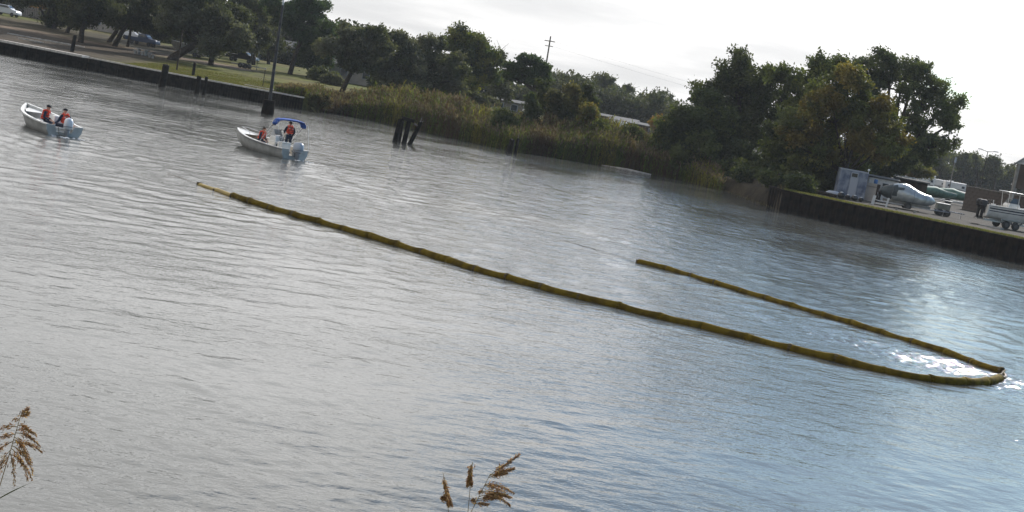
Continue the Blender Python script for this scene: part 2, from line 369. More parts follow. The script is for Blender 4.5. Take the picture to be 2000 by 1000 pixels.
    lf.inputs['To Min'].default_value = 0.0; lf.inputs['To Max'].default_value = 0.3
    st = math_n(t, 'ADD', st, lf.outputs[0])
    fo = N(t, 'ShaderNodeMapRange'); fo.interpolation_type = 'SMOOTHSTEP'; L(t, sepp.outputs[1], fo.inputs['Value']); fo.inputs['From Min'].default_value = 38; fo.inputs['From Max'].default_value = 95      # open water: metre long humps
    h0 = math_n(t, 'MULTIPLY', nz(0.62, 1.5, 0.8, R(-8), 2.0), math_n(t, 'MULTIPLY', fo.outputs[0], 2.0))
    h = math_n(t, 'ADD', math_n(t, 'ADD', h1, h2), h0)
    bu = N(t, 'ShaderNodeBump'); L(t, h, bu.inputs['Height']); L(t, st, bu.inputs['Strength']); bu.inputs['Distance'].default_value = 0.105
    L(t, bu.outputs[0], b.inputs['Normal'])
    V = np.vstack([V, np.array(V2)]); F = np.vstack([F, np.array(F2)])
    o = np_mesh('water', V, F, ma, smooth=True); tag(o, 'grey rippled water of the wide channel', None, None, 'structure')
    # river bed, so the sheet is not open below
    MB().add([(-900, -100, -2.2), (900, -100, -2.2), (900, 260, -2.2), (-900, 260, -2.2)], [(0, 1, 2, 3)]).build('channel_bed', M['rust'])
    tag(bpy.data.objects['channel_bed'], 'dark bed under the channel', None, None, 'structure')
# boom centre line on the water, from its towed left end round the tip to the far end
bpx = [(390, 362), (440, 379), (500, 400), (570, 421), (640, 441), (720, 464), (800, 488), (875, 512), (950, 535), (1025, 556), (1100, 576), (1175, 594), (1250, 613),
       (1325, 631), (1400, 649), (1475, 667), (1550, 686), (1625, 704), (1700, 722), (1760, 735), (1820, 745), (1880, 750), (1930, 748), (1957, 741),
       (1957, 729), (1910, 713), (1850, 691), (1775, 668), (1700, 645), (1625, 622), (1550, 601), (1475, 578), (1400, 556), (1320, 532), (1247, 513)]
BOOM = [tuple(PZ(*p, 0.0)[:2]) for p in bpx]
build_water()

# ================================================================== THE SETTING: land
def ground_mat():
    ma = bpy.data.materials.new('ground'); ma.use_nodes = True; t = ma.node_tree; b = t.nodes['Principled BSDF']
    b.inputs['Roughness'].default_value = 0.95; b.inputs['Specular IOR Level'].default_value = 0.15
    geo = N(t, 'ShaderNodeNewGeometry'); pos = geo.outputs['Position']
    at = N(t, 'ShaderNodeAttribute', attribute_name='tone')
    def nz(s, d=5):
        n = N(t, 'ShaderNodeTexNoise'); n.inputs['Scale'].default_value = s; n.inputs['Detail'].default_value = d; L(t, pos, n.inputs['Vector']); return n.outputs[0]
    f1 = ramp(t, nz(0.35), [(0.35, (0.62, 0.58, 0.5)), (0.62, (1.25, 1.2, 1.1))])
    f2 = ramp(t, nz(2.6), [(0.3, (0.72, 0.7, 0.66)), (0.68, (1.2, 1.2, 1.15))])
    c = mixc(t, 1.0, at.outputs['Color'], f1, 'MULTIPLY'); c = mixc(t, 1.0, c, f2, 'MULTIPLY'); L(t, c, b.inputs['Base Color'])
    bu = N(t, 'ShaderNodeBump'); bu.inputs['Distance'].default_value = 0.06; L(t, nz(5.0), bu.inputs['Height']); L(t, bu.outputs[0], b.inputs['Normal'])
    return ma
GM = ground_mat()
def land():
    xs = np.unique(np.concatenate([np.linspace(-1500, -150, 18), np.linspace(-150, -30, 61), np.linspace(-30, 20, 51), np.linspace(20, 24, 17), [21.85, 21.95], np.linspace(24, 60, 37), np.linspace(60, 160, 26), np.linspace(160, 1500, 18)]))
    wall = (xs < -24.9) | (xs > 21.9)
    ts = np.concatenate([[-3.0, -1.5, -0.5, 0.35, 0.5], np.linspace(1, 12, 16), np.linspace(14, 40, 14), np.linspace(45, 180, 28), np.geomspace(200, 2400, 14)])
    Xg, Tg = np.meshgrid(xs, ts); S = shore(Xg)
    Yg = S+Tg; Z = ground(Xg, Yg)
    wl = np.broadcast_to(wall, Xg.shape)
    Z = np.where(wl & (Tg < 0.3), -2.0, Z); Yg = np.where(wl & (Tg < 0.3), S+0.3, Yg)
    Z = Z + np.where(Tg > 2, 0.05*np.sin(Xg*0.5+Yg*0.31)*np.sin(Yg*0.7-Xg*0.2), 0)*(Xg < 22)
    # colours of the ground, with some oak shade painted in
    n = np.sin(Xg*0.21+1.3)*np.sin(Yg*0.17)+0.5*np.sin(Xg*0.63+Yg*0.4)
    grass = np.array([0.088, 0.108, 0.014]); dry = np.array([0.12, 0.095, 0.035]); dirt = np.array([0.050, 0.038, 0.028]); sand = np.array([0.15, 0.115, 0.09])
    gravel = np.array([0.048, 0.043, 0.039]); mud = np.array([0.06, 0.05, 0.035])
    col = np.zeros(Xg.shape+(3,)); col[:] = grass
    def blend(mk, c): 
        nonlocal col; mk = np.clip(mk, 0, 1)[..., None]; col = col*(1-mk)+c*mk
    blend(0.35+0.3*n, dry)
    blend(sstep(-43, -50, Xg)*sstep(45, 30, Tg)*0.9, dirt); blend(sstep(-50, -54, Xg)*sstep(-92, -82, Xg)*sstep(90, 70, Tg)*0.85, dirt)  # bare earth under the oaks, spread and darkened to paint their canopy shade
    path_d = np.abs(Tg-(40+0.16*(Xg+60)))
    blend(sstep(5.5, 3.5, path_d)*(Xg < -38), sand)                             # sandy drive through the park
    blend(sstep(2.6, 0.8, Tg)*(Xg < -26)*0.7, dirt)
    blend(np.exp(-(((Xg+27)/4.5)**2+((Tg-5)/6)**2))*0.9, dirt*1.7)
    blend(((Xg > -24) & (Xg < 21.9))*sstep(14, 7, Tg), mud)
    blend((Xg > 21.9)*sstep(2.0, 4.6, Tg+0.5*n), gravel)
    blend((Xg > 21.9)*sstep(0.9, 0.1, Tg)*0.6, dirt); blend((Xg > 16)*(Xg < 22.01), mud*.6)
    V = np.stack([Xg, Yg, Z], -1).reshape(-1, 3); ny, nx = Xg.shape; idx = np.arange(ny*nx).reshape(ny, nx)
    F = np.stack([idx[:-1, :-1], idx[:-1, 1:], idx[1:, 1:], idx[1:, :-1]], -1).reshape(-1, 4)
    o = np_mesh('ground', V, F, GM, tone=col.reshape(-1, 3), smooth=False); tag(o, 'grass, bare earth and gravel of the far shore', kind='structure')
    # bank the photographer stands above
    ys = [-60, -10, 0, 2, 4, 6, 8, 10, 12, 14, 16]; zs = [4.4, 4.4, 4.3, 3.8, 3.1, 2.4, 1.7, 0.9, 0.1, -0.7, -1.8]
    xs2 = np.linspace(-60, 60, 61); Xb, Yb = np.meshgrid(xs2, ys); Zb = np.repeat(np.array(zs)[:, None], len(xs2), 1) + 0.08*np.sin(Xb*1.3)*np.cos(Yb*0.9)
    V = np.stack([Xb, Yb, Zb], -1).reshape(-1, 3); ny, nx = Xb.shape; idx = np.arange(ny*nx).reshape(ny, nx)
    F = np.stack([idx[:-1, :-1], idx[:-1, 1:], idx[1:, 1:], idx[1:, :-1]], -1).reshape(-1, 4)
    o = np_mesh('near_bank', V, F, GM, tone=np.tile(np.array([[0.11, 0.10, 0.035]]), (len(V), 1))); tag(o, 'grassy near bank below the camera', kind='structure')
land()

# right hand sheet pile seawall
def seawall():
    w = empty('sheet_pile_seawall', (22.0, 127.95, 0), 0, 'long dark sheet pile seawall under the boat yard', 'seawall')
    pts = [Vector((21.7, 133.5, 0)), Vector((22.0, 127.95, 0)), Vector((40, 112.95, 0)), Vector((56, 101, 0))]
    pm = MB(); prof = [(-0.5, 0.0), (-0.3, 0.0), (-0.2, 0.16), (0.2, 0.16), (0.3, 0.0), (0.5, 0.0)]
    vs = []
    for z in (-1.6, 1.72):
        for (x, y) in prof: vs.append((x, -y, z))
        for (x, y) in reversed(prof): vs.append((x, -y+0.05, z))
    n = 12; pm.add(vs, [(k, (k+1) % n, n+(k+1) % n, n+k) for k in range(n)]+[tuple(range(n, 2*n))])
    first = None
    for a, b in zip(pts[:-1], pts[1:]):
        d = b-a; Ls = d.length; cnt = int(Ls); ang = math.atan2(d.y, d.x)
        if a.x > 22.1: ang += 0
        for i in range(cnt):
            p = a + d*((i+0.5)/cnt) - Vector((22.0, 127.95, 0))
            if first is None: first = pm.build('sheet_pile', M['rust'], w); o = first
            else: o = inst(first, w)
            o.location = p; o.rotation_euler = (0, 0, ang + (PI if a.y > 130 else 0)); o.scale = (Ls/cnt, 1, 1 + random.uniform(-0.006, 0.006))
    cap = MB()
    for a, b in zip(pts[:-1], pts[1:]):
        d = (b-a); mid = (a+b)/2 - Vector((22.0, 127.95, 0)); cap.box((mid.x, mid.y, 1.77), (d.length+0.12, 0.34, 0.13), rz=math.atan2(d.y, d.x))
    cap.build('wall_cap', M['rust'], w)
seawall()

# left timber bulkhead: cap, board face, piles
def bulkhead(name, xa, xb, label, zt=1.32, lit=True, dock=False):
    a = Vector((xa, float(shore(xa)), 0)); b = Vector((xb, float(shore(xb)), 0))
    root = empty(name, a, 0, label, 'bulkhead' if not dock else 'dock')
    xs = [xa] + [x for x in SHX if xa < x < xb] + [xb]
    capm, face, piles = MB(), MB(), []
    for u, v in zip(xs[:-1], xs[1:]):
        p = Vector((u, float(shore(u)), 0))-a; q = Vector((v, float(shore(v)), 0))-a; d = q-p; ang = math.atan2(d.y, d.x); nrm = Vector((d.y, -d.x, 0)).normalized()
        mid = (p+q)/2
        wdt = 1.5 if dock else 0.42
        c = mid + nrm*(wdt/2-0.2); capm.box((c.x, c.y, zt), (d.length+0.05, wdt, 0.24 if dock else 0.15), rz=ang)
        cnt = max(1, int(d.length/0.3))
        for i in range(cnt):
            s = p + d*((i+0.5)/cnt) + nrm*(0.0+random.uniform(0, 0.02)); face.box((s.x, s.y, zt/2-0.75), (d.length/cnt*0.93, 0.07, zt+1.3), rz=ang)
        c2 = mid+nrm*0.13; face.box((c2.x, c2.y, 0.75), (d.length, 0.14, 0.2), rz=ang)
        cnt = max(1, int(d.length/2.6))
        for i in range(cnt):
            s = p + d*((i+0.3)/cnt) + nrm*(0.30 if not dock else 1.05); piles.append(s)
    capm.build('cap_board', M['capwood'] if lit else M['greywood'], root); f = face.build('face_boards', M['wetwood'], root); tag(f, kind='stuff')  # lit picks the bright wood tone that stands for sunlight on the cap
    pm = MB(); pm.tube([(0, 0, -2), (0, 0, 0), (0.01, 0, zt-0.07)], [0.17, 0.16, 0.15], 8); first = None
    for s in piles:
        o = pm.build('pile', M['wetwood'], root) if first is None else inst(first, root)
        first = first or o; o.location = s; o.rotation_euler = (random.uniform(-.03, .03), random.uniform(-.03, .03), random.random()*6)
bulkhead('timber_dock', -130, -49.6, 'long low timber dock with a pale edge coloured as if sunlit at the far left bank', 1.38, True, True)
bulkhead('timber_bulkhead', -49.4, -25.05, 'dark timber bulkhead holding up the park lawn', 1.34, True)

# ------------------------------------------------------------------ air
hz = MB().box((0, 230, 23.5), (1000, 660, 53)).build('haze'); tag(hz, 'thin pale morning haze over the channel', kind='stuff')
hm = bpy.data.materials.new('haze'); hm.use_nodes = True; hm.node_tree.nodes.remove(hm.node_tree.nodes['Principled BSDF'])
pv = N(hm.node_tree, 'ShaderNodeVolumePrincipled'); pv.inputs['Color'].default_value = (0.86, 0.93, 1.0, 1); pv.inputs['Density'].default_value = HAZE; pv.inputs['Anisotropy'].default_value = 0.2
L(hm.node_tree, pv.outputs[0], hm.node_tree.nodes['Material Output'].inputs['Volume']); hz.data.materials.append(hm)

# ================================================================== vegetation
def leaf_cards(centers, sizes, tones, elong=1.6, droop=0.0, flat=0.0, g=None):
    """one small folded leaf-sized face (rhombus) per point"""
    g = g or rng; n = len(centers)
    a = g.normal(size=(n, 3)); a[:, 2] = a[:, 2]*(1-flat) - droop*1.6
    a /= np.linalg.norm(a, axis=1, keepdims=True)+1e-9
    b = np.cross(a, g.normal(size=(n, 3))); b /= np.linalg.norm(b, axis=1, keepdims=True)+1e-9
    s = sizes[:, None]
    p0 = centers - a*s*elong*0.5; p2 = centers + a*s*elong*0.5; p1 = centers + b*s*0.42 + a*s*0.08; p3 = centers - b*s*0.42 + a*s*0.08
    V = np.stack([p0, p1, p2, p3], 1).reshape(-1, 3); F = np.arange(4*n).reshape(n, 4)
    return V, F, np.repeat(tones, 4, axis=0)
G_OAK = [(0.050, 0.060, 0.024), (0.062, 0.070, 0.030), (0.040, 0.050, 0.022)]
G_MOSS = [(0.080, 0.082, 0.055), (0.10, 0.10, 0.072), (0.060, 0.066, 0.040), (0.055, 0.06, 0.03)]
G_OLIVE = [(0.085, 0.092, 0.026), (0.115, 0.105, 0.030), (0.060, 0.070, 0.024), (0.13, 0.10, 0.028)]
G_YEL = [(0.10, 0.12, 0.025), (0.075, 0.095, 0.022), (0.13, 0.125, 0.03)]
G_PINE = [(0.035, 0.055, 0.026), (0.045, 0.065, 0.030)]
G_FAR = [(0.060, 0.068, 0.034), (0.075, 0.078, 0.040), (0.05, 0.058, 0.030)]
G_ORANGE = [(0.24, 0.10, 0.03), (0.18, 0.09, 0.03), (0.12, 0.09, 0.03)]
def tree(name, label, cat, base, blobs, leaves, ls, pal, tr=0.3, cr_=1.1, dens=1.0, droop=0.0, group=None, shell=0.55, lean=None, nb=26, seed=0, flat=0.3, bare=0.0, bark='bark'):
    """blobs: (px, py, rx, ry, dy) crown masses read off the photo, set at the tree's own distance plus dy metres"""
    g = np.random.default_rng(1000+seed); base = Vector(base)
    root = empty(name, base, 0, label, cat, group)
    cen = []; Y0 = base.y
    vols = np.array([b[2]*b[3] for b in blobs], float); vols /= vols.sum()
    cl_c, cl_r, cl_t = [], [], []; bl_w = []
    for (px, py, rx, ry, dy), vw in zip(blobs, vols):
        Y = Y0+dy; k = FPX/Y; c = PY(px, py, Y); bl_w.append((c, rx/k, ry/k))
        a, h = rx/k, ry/k; a = max(a, .5); h = max(h, .5)
        nc = max(3, int(dens*1.5*(a*a*h)**0.62/(cr_**1.5)+3))
        u = g.normal(size=(nc, 3)); u /= np.linalg.norm(u, axis=1, keepdims=True)
        r = (shell+(1-shell)*g.random(nc))*g.uniform(0.78, 1.10, nc)
        P = np.array(c)+u*r[:, None]*np.array([a-cr_*0.5, min(a, 5.5)-cr_*0.3, h-cr_*0.5]).clip(0.3)
        cl_c.append(P); cl_r.append(cr_*g.uniform(0.55, 1.25, nc))
    cl_c = np.vstack(cl_c); cl_r = np.concatenate(cl_r); nc = len(cl_c)
    cl_c[:, 2] = np.maximum(cl_c[:, 2], base.z+0.25+0.4*g.random(nc)); keep = cl_c[:, 2] > base.z-9; cl_c, cl_r = cl_c[keep], cl_r[keep]; nc = len(cl_c)
    pal = np.array(pal); tone = pal[g.integers(0, len(pal), nc)]*g.uniform(0.7, 1.35, (nc, 1))
    # leaves: clustered on twigs inside each clump, so that the outline is ragged
    w = cl_r**2.2; cnt = g.multinomial(int(leaves*1.45), w/w.sum()); ci = np.repeat(np.arange(nc), cnt); n = len(ci)
    twigs = g.normal(size=(nc, 9, 3)); twigs /= np.linalg.norm(twigs, axis=2, keepdims=True); twigs[..., 2] = twigs[..., 2]*(1-flat)+0.12-droop*0.8
    tw = twigs[ci, g.integers(0, 9, n)]
    rad = g.random(n)**0.6*cl_r[ci]*1.3
    P = cl_c[ci] + tw*rad[:, None] + g.normal(size=(n, 3))*cl_r[ci][:, None]*0.24
    if droop > 0: P[:, 2] -= droop*g.random(n)**2*1.1
    t = tone[ci]*g.uniform(0.8, 1.25, (n, 1))*1.3
    V, F, T = leaf_cards(P - np.array(base), ls*0.75*g.uniform(0.6, 1.35, n), t, 1.7, droop, 0.0, g)
    np_mesh('crown', V, F, M['leaf'], tone=T, parent=root)
    # trunk and limbs
    mb = MB(); top = max(bl_w, key=lambda q: q[0].z)[0]-base
    ln = Vector(lean) if lean else Vector((0, 0, 0))
    lowest = min((q[0].z-q[2]) for q in bl_w)-base.z
    fork = Vector((ln.x*0.6+top.x*0.25, ln.y*0.6+top.y*0.1, max(1.2, min(lowest+0.8, top.z*0.55))))
    mid = fork*0.5 + Vector((g.normal()*0.1, g.normal()*0.1, 0))
    mb.tube([(0, 0, -0.3), (0.02, 0, 0.15), mid, fork], [tr*1.5, tr*1.15, tr*0.95, tr*0.85], 8)
    arms = []
    for c, a, h in bl_w:
        e = c-base; q = fork.lerp(e, 0.5)+Vector((g.normal()*0.3*a*0.3, g.normal()*0.3, -0.10*(e-fork).length*0.5+0.2))
        mb.tube([fork-Vector((0, 0, 0.15)), q, e], [tr*0.7, tr*0.45, tr*0.22], 6); arms += [(q, tr*0.4), (fork.lerp(q, 0.5), tr*0.5), (e, tr*0.22), (q.lerp(e, 0.5), tr*0.3)]
    sel = g.permutation(nc)[:nb*max(1, len(blobs)//2)]
    for i in sel:
        e = Vector(cl_c[i])-base; s, sr_ = min(arms, key=lambda q: (q[0]-e).length+max(0, (q[0].z-e.z))*0.6)
        q = s.lerp(e, 0.55)+Vector((g.normal()*0.15, g.normal()*0.15, -0.05*(e-s).length))
        mb.tube([s, q, e+(e-q)*0.35], [min(sr_, tr*0.25)+0.02, 0.045, 0.018], 4, cap=False)
    for i in range(int(bare)):
        e = Vector(cl_c[g.integers(nc)])-base; u = Vector((g.normal()*0.5, g.normal()*0.4, abs(g.normal())+0.5)).normalized()
        mb.tube([e, e+u*1.2, e+u*2.4+Vector((g.normal()*0.4, 0, 0))], [0.05, 0.035, 0.012], 4, cap=False)
    mb.build('trunk', M[bark], root, smooth=True)
    return root

# -- big trees over the reed bank at the right
tree('oak_tree', 'tall dark tree with an upright ragged top, left of the right hand group', 'tree', GP(PY(1468, 360, 168).x, 168),
     [(1440, 118, 34, 22, 0), (1432, 150, 50, 30, 0), (1470, 165, 62, 34, 1), (1510, 150, 30, 30, 0), (1410, 165, 30, 22, 0), (1480, 215, 72, 42, 1), (1450, 260, 80, 50, 0), (1525, 200, 30, 40, 2), (1385, 190, 34, 26, 0)], 30000, 0.30, G_OAK, 0.34, 1.15, 1.1, seed=1, shell=0.45)
tree('bushy_tree', 'dark bushy tree spreading low over the water right of the reeds', 'tree', GP(PY(1375, 360, 160).x, 160),
     [(1345, 235, 50, 34, 0), (1400, 230, 50, 40, 1), (1310, 275, 42, 40, -1), (1370, 290, 70, 55, 0), (1440, 310, 60, 50, 0), (1330, 320, 60, 38, -2), (1420, 350, 60, 28, -3), (1375, 200, 26, 20, 2)], 32000, 0.30, [(0.048, 0.060, 0.024), (0.065, 0.078, 0.026), (0.036, 0.046, 0.02)], 0.25, 1.1, 1.3, seed=2)
tree('bank_tree', 'mid green tree with narrow split top between tall oak and broad olive tree', 'tree', GP(PY(1600, 360, 158).x, 158),
     [(1603, 135, 20, 22, 0), (1580, 175, 40, 30, 0), (1560, 215, 46, 34, 0), (1610, 200, 44, 38, 0), (1640, 130, 18, 22, 1), (1585, 265, 56, 44, 0), (1530, 270, 38, 40, 0), (1550, 240, 50, 35, 0), (1548, 168, 26, 26, 1), (1525, 150, 20, 22, 2)], 26000, 0.30, [(0.075, 0.092, 0.028), (0.055, 0.068, 0.025), (0.095, 0.105, 0.03)], 0.24, 1.0, 1.0, seed=3)
tree('olive_tree', 'broad olive green tree with brownish tints in the middle of the right hand group', 'tree', GP(PY(1655, 370, 146).x, 146),
     [(1655, 160, 48, 32, 0), (1625, 205, 62, 44, 0), (1690, 205, 56, 44, 0), (1735, 240, 40, 34, 0), (1650, 260, 78, 50, 0), (1715, 285, 56, 40, 0), (1590, 300, 56, 42, 1), (1650, 320, 70, 32, 1), (1560, 250, 40, 40, 1)], 44000, 0.27, G_OLIVE, 0.27, 1.05, 1.25, seed=4, shell=0.5)
tree('spreading_oak', 'largest spreading tree at the right of the group with sky showing through its branches', 'tree', GP(PY(1735, 365, 165).x, 165),
     [(1690, 125, 46, 22, 0), (1740, 122, 46, 24, 0), (1790, 138, 36, 24, 0), (1760, 165, 64, 34, 0), (1820, 170, 38, 28, 0), (1850, 205, 40, 24, 0), (1800, 215, 56, 38, 0), (1860, 240, 32, 28, 0), (1780, 265, 66, 36, 0), (1840, 280, 36, 26, 0), (1760, 300, 50, 30, 0), (1700, 170, 50, 36, 1), (1810, 305, 40, 18, 0)], 26000, 0.27, [(0.060, 0.078, 0.034), (0.080, 0.094, 0.040), (0.048, 0.060, 0.030)], 0.42, 0.8, 1.0, nb=110, seed=5, shell=0.5)
for i, (px, py, rx, ry, Y, lab) in enumerate([
    (1500, 345, 52, 32, 157, 'dark rounded shrub on the bank below the tall oak'), (1560, 350, 48, 28, 152, 'low green shrub at the left end of the seawall'),
    (1610, 352, 42, 24, 148, 'dark leafy shrub left of the blue container'), (1290, 300, 36, 34, 160, 'green shrub at the right end of the reeds'),
    (1265, 315, 26, 20, 162, 'small yellow green shrub among the last reeds'), (1450, 372, 46, 14, 156, 'low dark shrub hanging over the waterline')]):
    b = XY(px, Y); tree('bank_shrub', lab, 'shrub', b, [(px, py, rx*0.7, ry*0.7, 0), (px-rx*0.4, py+ry*0.3, rx*0.5, ry*0.6, 0), (px+rx*0.4, py+ry*0.3, rx*0.5, ry*0.6, 0.5), (px, py-ry*0.5, rx*0.4, ry*0.5, 0)],
         7500, 0.26, [(0.055, 0.068, 0.024), (0.075, 0.085, 0.027), (0.045, 0.05, 0.022)] if i % 2 else G_OAK, 0.1, 0.7, 1.3, group='shrubs under the right hand trees', seed=20+i, nb=12)
for i, (px, py, rx, ry, Y, lab) in enumerate([
    (1545, 320, 60, 46, 163, 'shaded undergrowth between the tall oak and the split top tree'), (1640, 330, 56, 36, 160, 'shaded undergrowth right behind the blue container'),
    (1710, 318, 50, 26, 166, 'shaded undergrowth behind the white shed'), (1590, 368, 60, 16, 150, 'low dark growth along the left end of the seawall top'), (1480, 335, 60, 46, 164, 'shaded undergrowth under the tall oak')]):
    tree('undergrowth', lab, 'undergrowth', XY(px, Y), [(px, py, rx*.8, ry*.8, 0), (px-rx*.5, py+ry*.2, rx*.6, ry*.7, 0), (px+rx*.5, py+ry*.2, rx*.6, ry*.7, 0), (px, py+ry*.5, rx, ry*.6, 0)],
         13000, .28, G_OAK, .1, .9, 1.3, group='undergrowth below the right hand trees', seed=230+i, nb=10)
for i, (px, py, rx, ry, Y, lab) in enumerate([(1515, 372, 40, 22, 136, 'dark growth hanging over the water at the corner of the seawall'), (1560, 374, 24, 14, 131, 'small overhanging bush at the left end of the seawall'), (1460, 372, 36, 20, 147, 'low branches touching the water left of the seawall')]):
    q_ = PY(px, py, Y); tree('overhanging_bush', lab, 'shrub', (q_.x, Y, float(ground(q_.x, Y))), [(px, py, rx*.8, ry*.8, 0), (px-rx*.5, py+ry*.3, rx*.6, ry*.6, 0), (px+rx*.4, py+ry*.2, rx*.6, ry*.6, 0)], 9000, .26, G_OAK, .08, .7, 1.4, seed=260+i, nb=10)
tree('fringe_shrub', 'yellowish shrub showing behind the white shed', 'shrub', XY(1785, 205), [(1780, 335, 26, 18, 0), (1760, 328, 18, 15, 0), (1800, 338, 18, 12, 0)], 5000, 0.30, G_OLIVE, 0.12, 0.8, 1.2, seed=30, nb=10)

# -- dark shrubs and vines in the middle of the reeds
for i, (px, py, rx, ry, Y, n, pal, lab) in enumerate([
    (1038, 250, 26, 60, 159, 12000, G_OAK, 'dark vine covered mound at the foot of the umbrella pine'),
    (980, 243, 36, 20, 157, 7000, G_OAK, 'dark evergreen shrub in front of the reeds left of the vine mound'),
    (1085, 215, 26, 42, 163, 9000, [(0.055, 0.058, 0.028), (0.08, 0.075, 0.03)], 'brownish shrub right of the vine covered mound'),
    (1175, 262, 40, 18, 161, 6000, G_OLIVE, 'low green thicket in the reeds left of the low buildings'),
    (1235, 275, 34, 18, 161, 6000, G_OAK, 'low dark thicket at the right end of the reeds'),
    (1062, 190, 20, 30, 166, 6000, G_OAK, 'dark shrub between the vine mound and the utility pole'),
    (1145, 200, 20, 30, 168, 6000, G_OAK, 'dark tall shrub just left of the low buildings'),
    (1118, 205, 24, 34, 165, 8000, [(0.065, 0.07, 0.03), (0.09, 0.08, 0.032)], 'tall narrow shrub rising above the middle reeds'),
    (1150, 235, 22, 24, 163, 5000, G_OLIVE, 'yellow green shrub at the right of the middle reeds')]):
    ry *= 1.18; py -= 3; b = XY(px, Y); tree('vine_mound' if i == 0 else 'wild_shrub', lab, 'shrub', b, [(px, py, rx*0.7, ry*0.75, 0), (px-rx*0.3, py+ry*0.5, rx*0.7, ry*0.5, 0), (px+rx*0.3, py+ry*0.3, rx*0.6, ry*0.6, 0.5), (px, py-ry*0.6, rx*0.45, ry*0.4, 0)],
         n, 0.24, pal, 0.12, 0.65, 1.5, seed=40+i, nb=16, bare=4 if i in (0, 2) else 0)
# umbrella pine
tree('umbrella_pine', 'umbrella shaped pine with a rounded open crown and forked trunk', 'pine tree', XY(1042, 200),
     [(1032, 118, 26, 12, 0), (1008, 132, 24, 11, 0), (1056, 134, 20, 12, 0), (1030, 140, 30, 10, 0), (995, 146, 18, 9, 0), (1062, 152, 14, 8, 0), (1020, 156, 26, 8, 1), (1045, 158, 18, 7, 0)], 15000, 0.32, G_PINE, 0.26, 0.75, 1.7, seed=50, nb=30, flat=0.6, shell=0.35)

# -- trees behind the reeds from the park to the pine
BT = 'trees behind the reed bed'
for i, (nm, lab, bx, Y, blobs, n, pal, kw) in enumerate([
    ('live_oak', 'leaning grey green live oak at the left end of the reeds', 668, 190, [(690, 62, 34, 24, 0), (725, 70, 30, 28, 0), (660, 95, 36, 26, 0), (715, 108, 44, 26, 0), (745, 100, 30, 30, 0), (690, 130, 40, 16, 0)], 20000, G_MOSS, dict(tr=.3, lean=(1.5, 0, 0))),
    ('live_oak', 'pale moss hung live oak left of the low shed', 765, 196, [(770, 72, 26, 20, 0), (790, 95, 36, 28, 0), (755, 118, 38, 24, 0), (800, 130, 40, 26, 0), (770, 148, 40, 14, 0)], 17000, G_MOSS, dict(tr=.3, droop=.25)),
    ('live_oak', 'round grey live oak right above the thickest reeds', 845, 200, [(850, 82, 28, 18, 0), (840, 110, 42, 28, 0), (880, 125, 36, 30, 0), (845, 145, 44, 24, 0), (820, 128, 30, 26, 0), (890, 160, 34, 18, 0)], 19000, G_MOSS, dict(tr=.3, droop=.25)),
    ('broadleaf_tree', 'bright yellow green broadleaf tree left of the umbrella pine', 915, 212, [(900, 72, 30, 18, 0), (925, 88, 36, 24, 0), (950, 110, 28, 26, 0), (905, 115, 36, 28, 0), (940, 140, 36, 26, 0), (915, 160, 36, 20, 0), (965, 140, 20, 26, 0), (885, 90, 24, 22, 0)], 24000, [(0.070, 0.088, 0.026), (0.095, 0.11, 0.03), (0.13, 0.125, 0.03), (0.055, 0.065, 0.028)], dict(tr=.3)),
    ('bare_tree', 'thin half bare tree with twiggy top beside the yellow green tree', 975, 225, [(978, 118, 16, 22, 0), (985, 150, 18, 26, 0), (970, 175, 20, 20, 0), (990, 180, 18, 18, 0)], 5000, G_MOSS, dict(tr=.18, bare=40)),
    ('dark_evergreen', 'dark dense evergreen in the shade between two live oaks', 810, 214, [(815, 110, 34, 30, 0), (812, 150, 30, 24, 0), (700, 60, 0.5, .5, 0)][:2], 9000, G_OAK, dict(tr=.2)),
    ('slash_pine', 'tall dark pine with long bare trunk and ragged top beside the lawn', 566, 215, [(600, 20, 44, 22, 0), (560, 40, 40, 22, 0), (625, 52, 34, 22, 0), (590, 70, 40, 16, 0), (545, 10, 40, 26, 0), (615, 5, 34, 20, 0)], 20000, G_PINE, dict(tr=.32, lean=(.6, 0, 0), flat=.6)),
    ('cedar_tree', 'dark conical cedar reaching down to the lawn', 617, 220, [(625, 60, 34, 30, 0), (618, 95, 38, 26, 0), (612, 120, 34, 20, 0), (640, 85, 34, 30, 0)], 20000, G_PINE, dict(tr=.22)),
]):
    kw = dict(kw); flat = kw.pop('flat', .35)
    tree(nm, lab, 'tree', XY(bx, Y), blobs, n, 0.31, pal, cr_=1.0, dens=1.25, group=BT, seed=60+i, flat=flat, shell=.5, **kw)
for i, (px, py, rx, ry, Y, lab, pal) in enumerate([(632, 150, 30, 22, 212, 'dense rounded bush at the foot of the cedar', G_OAK), (650, 165, 18, 10, 205, 'small dark bush at the edge of the lawn', G_MOSS),
                                                (770, 168, 60, 12, 206, 'low dark hedge behind the pale shed', G_OAK), (870, 182, 60, 12, 204, 'low dark hedge under the round live oak', G_OAK), (950, 198, 40, 12, 206, 'low hedge under the yellow green tree', G_MOSS)]):
    tree('lawn_bush', lab, 'shrub', XY(px, Y), [(px, py, rx, ry, 0), (px-rx*.5, py+ry*.3, rx*.5, ry*.6, 0)], 6000, .28, pal, .1, .7, 1.3, seed=90+i, nb=8)

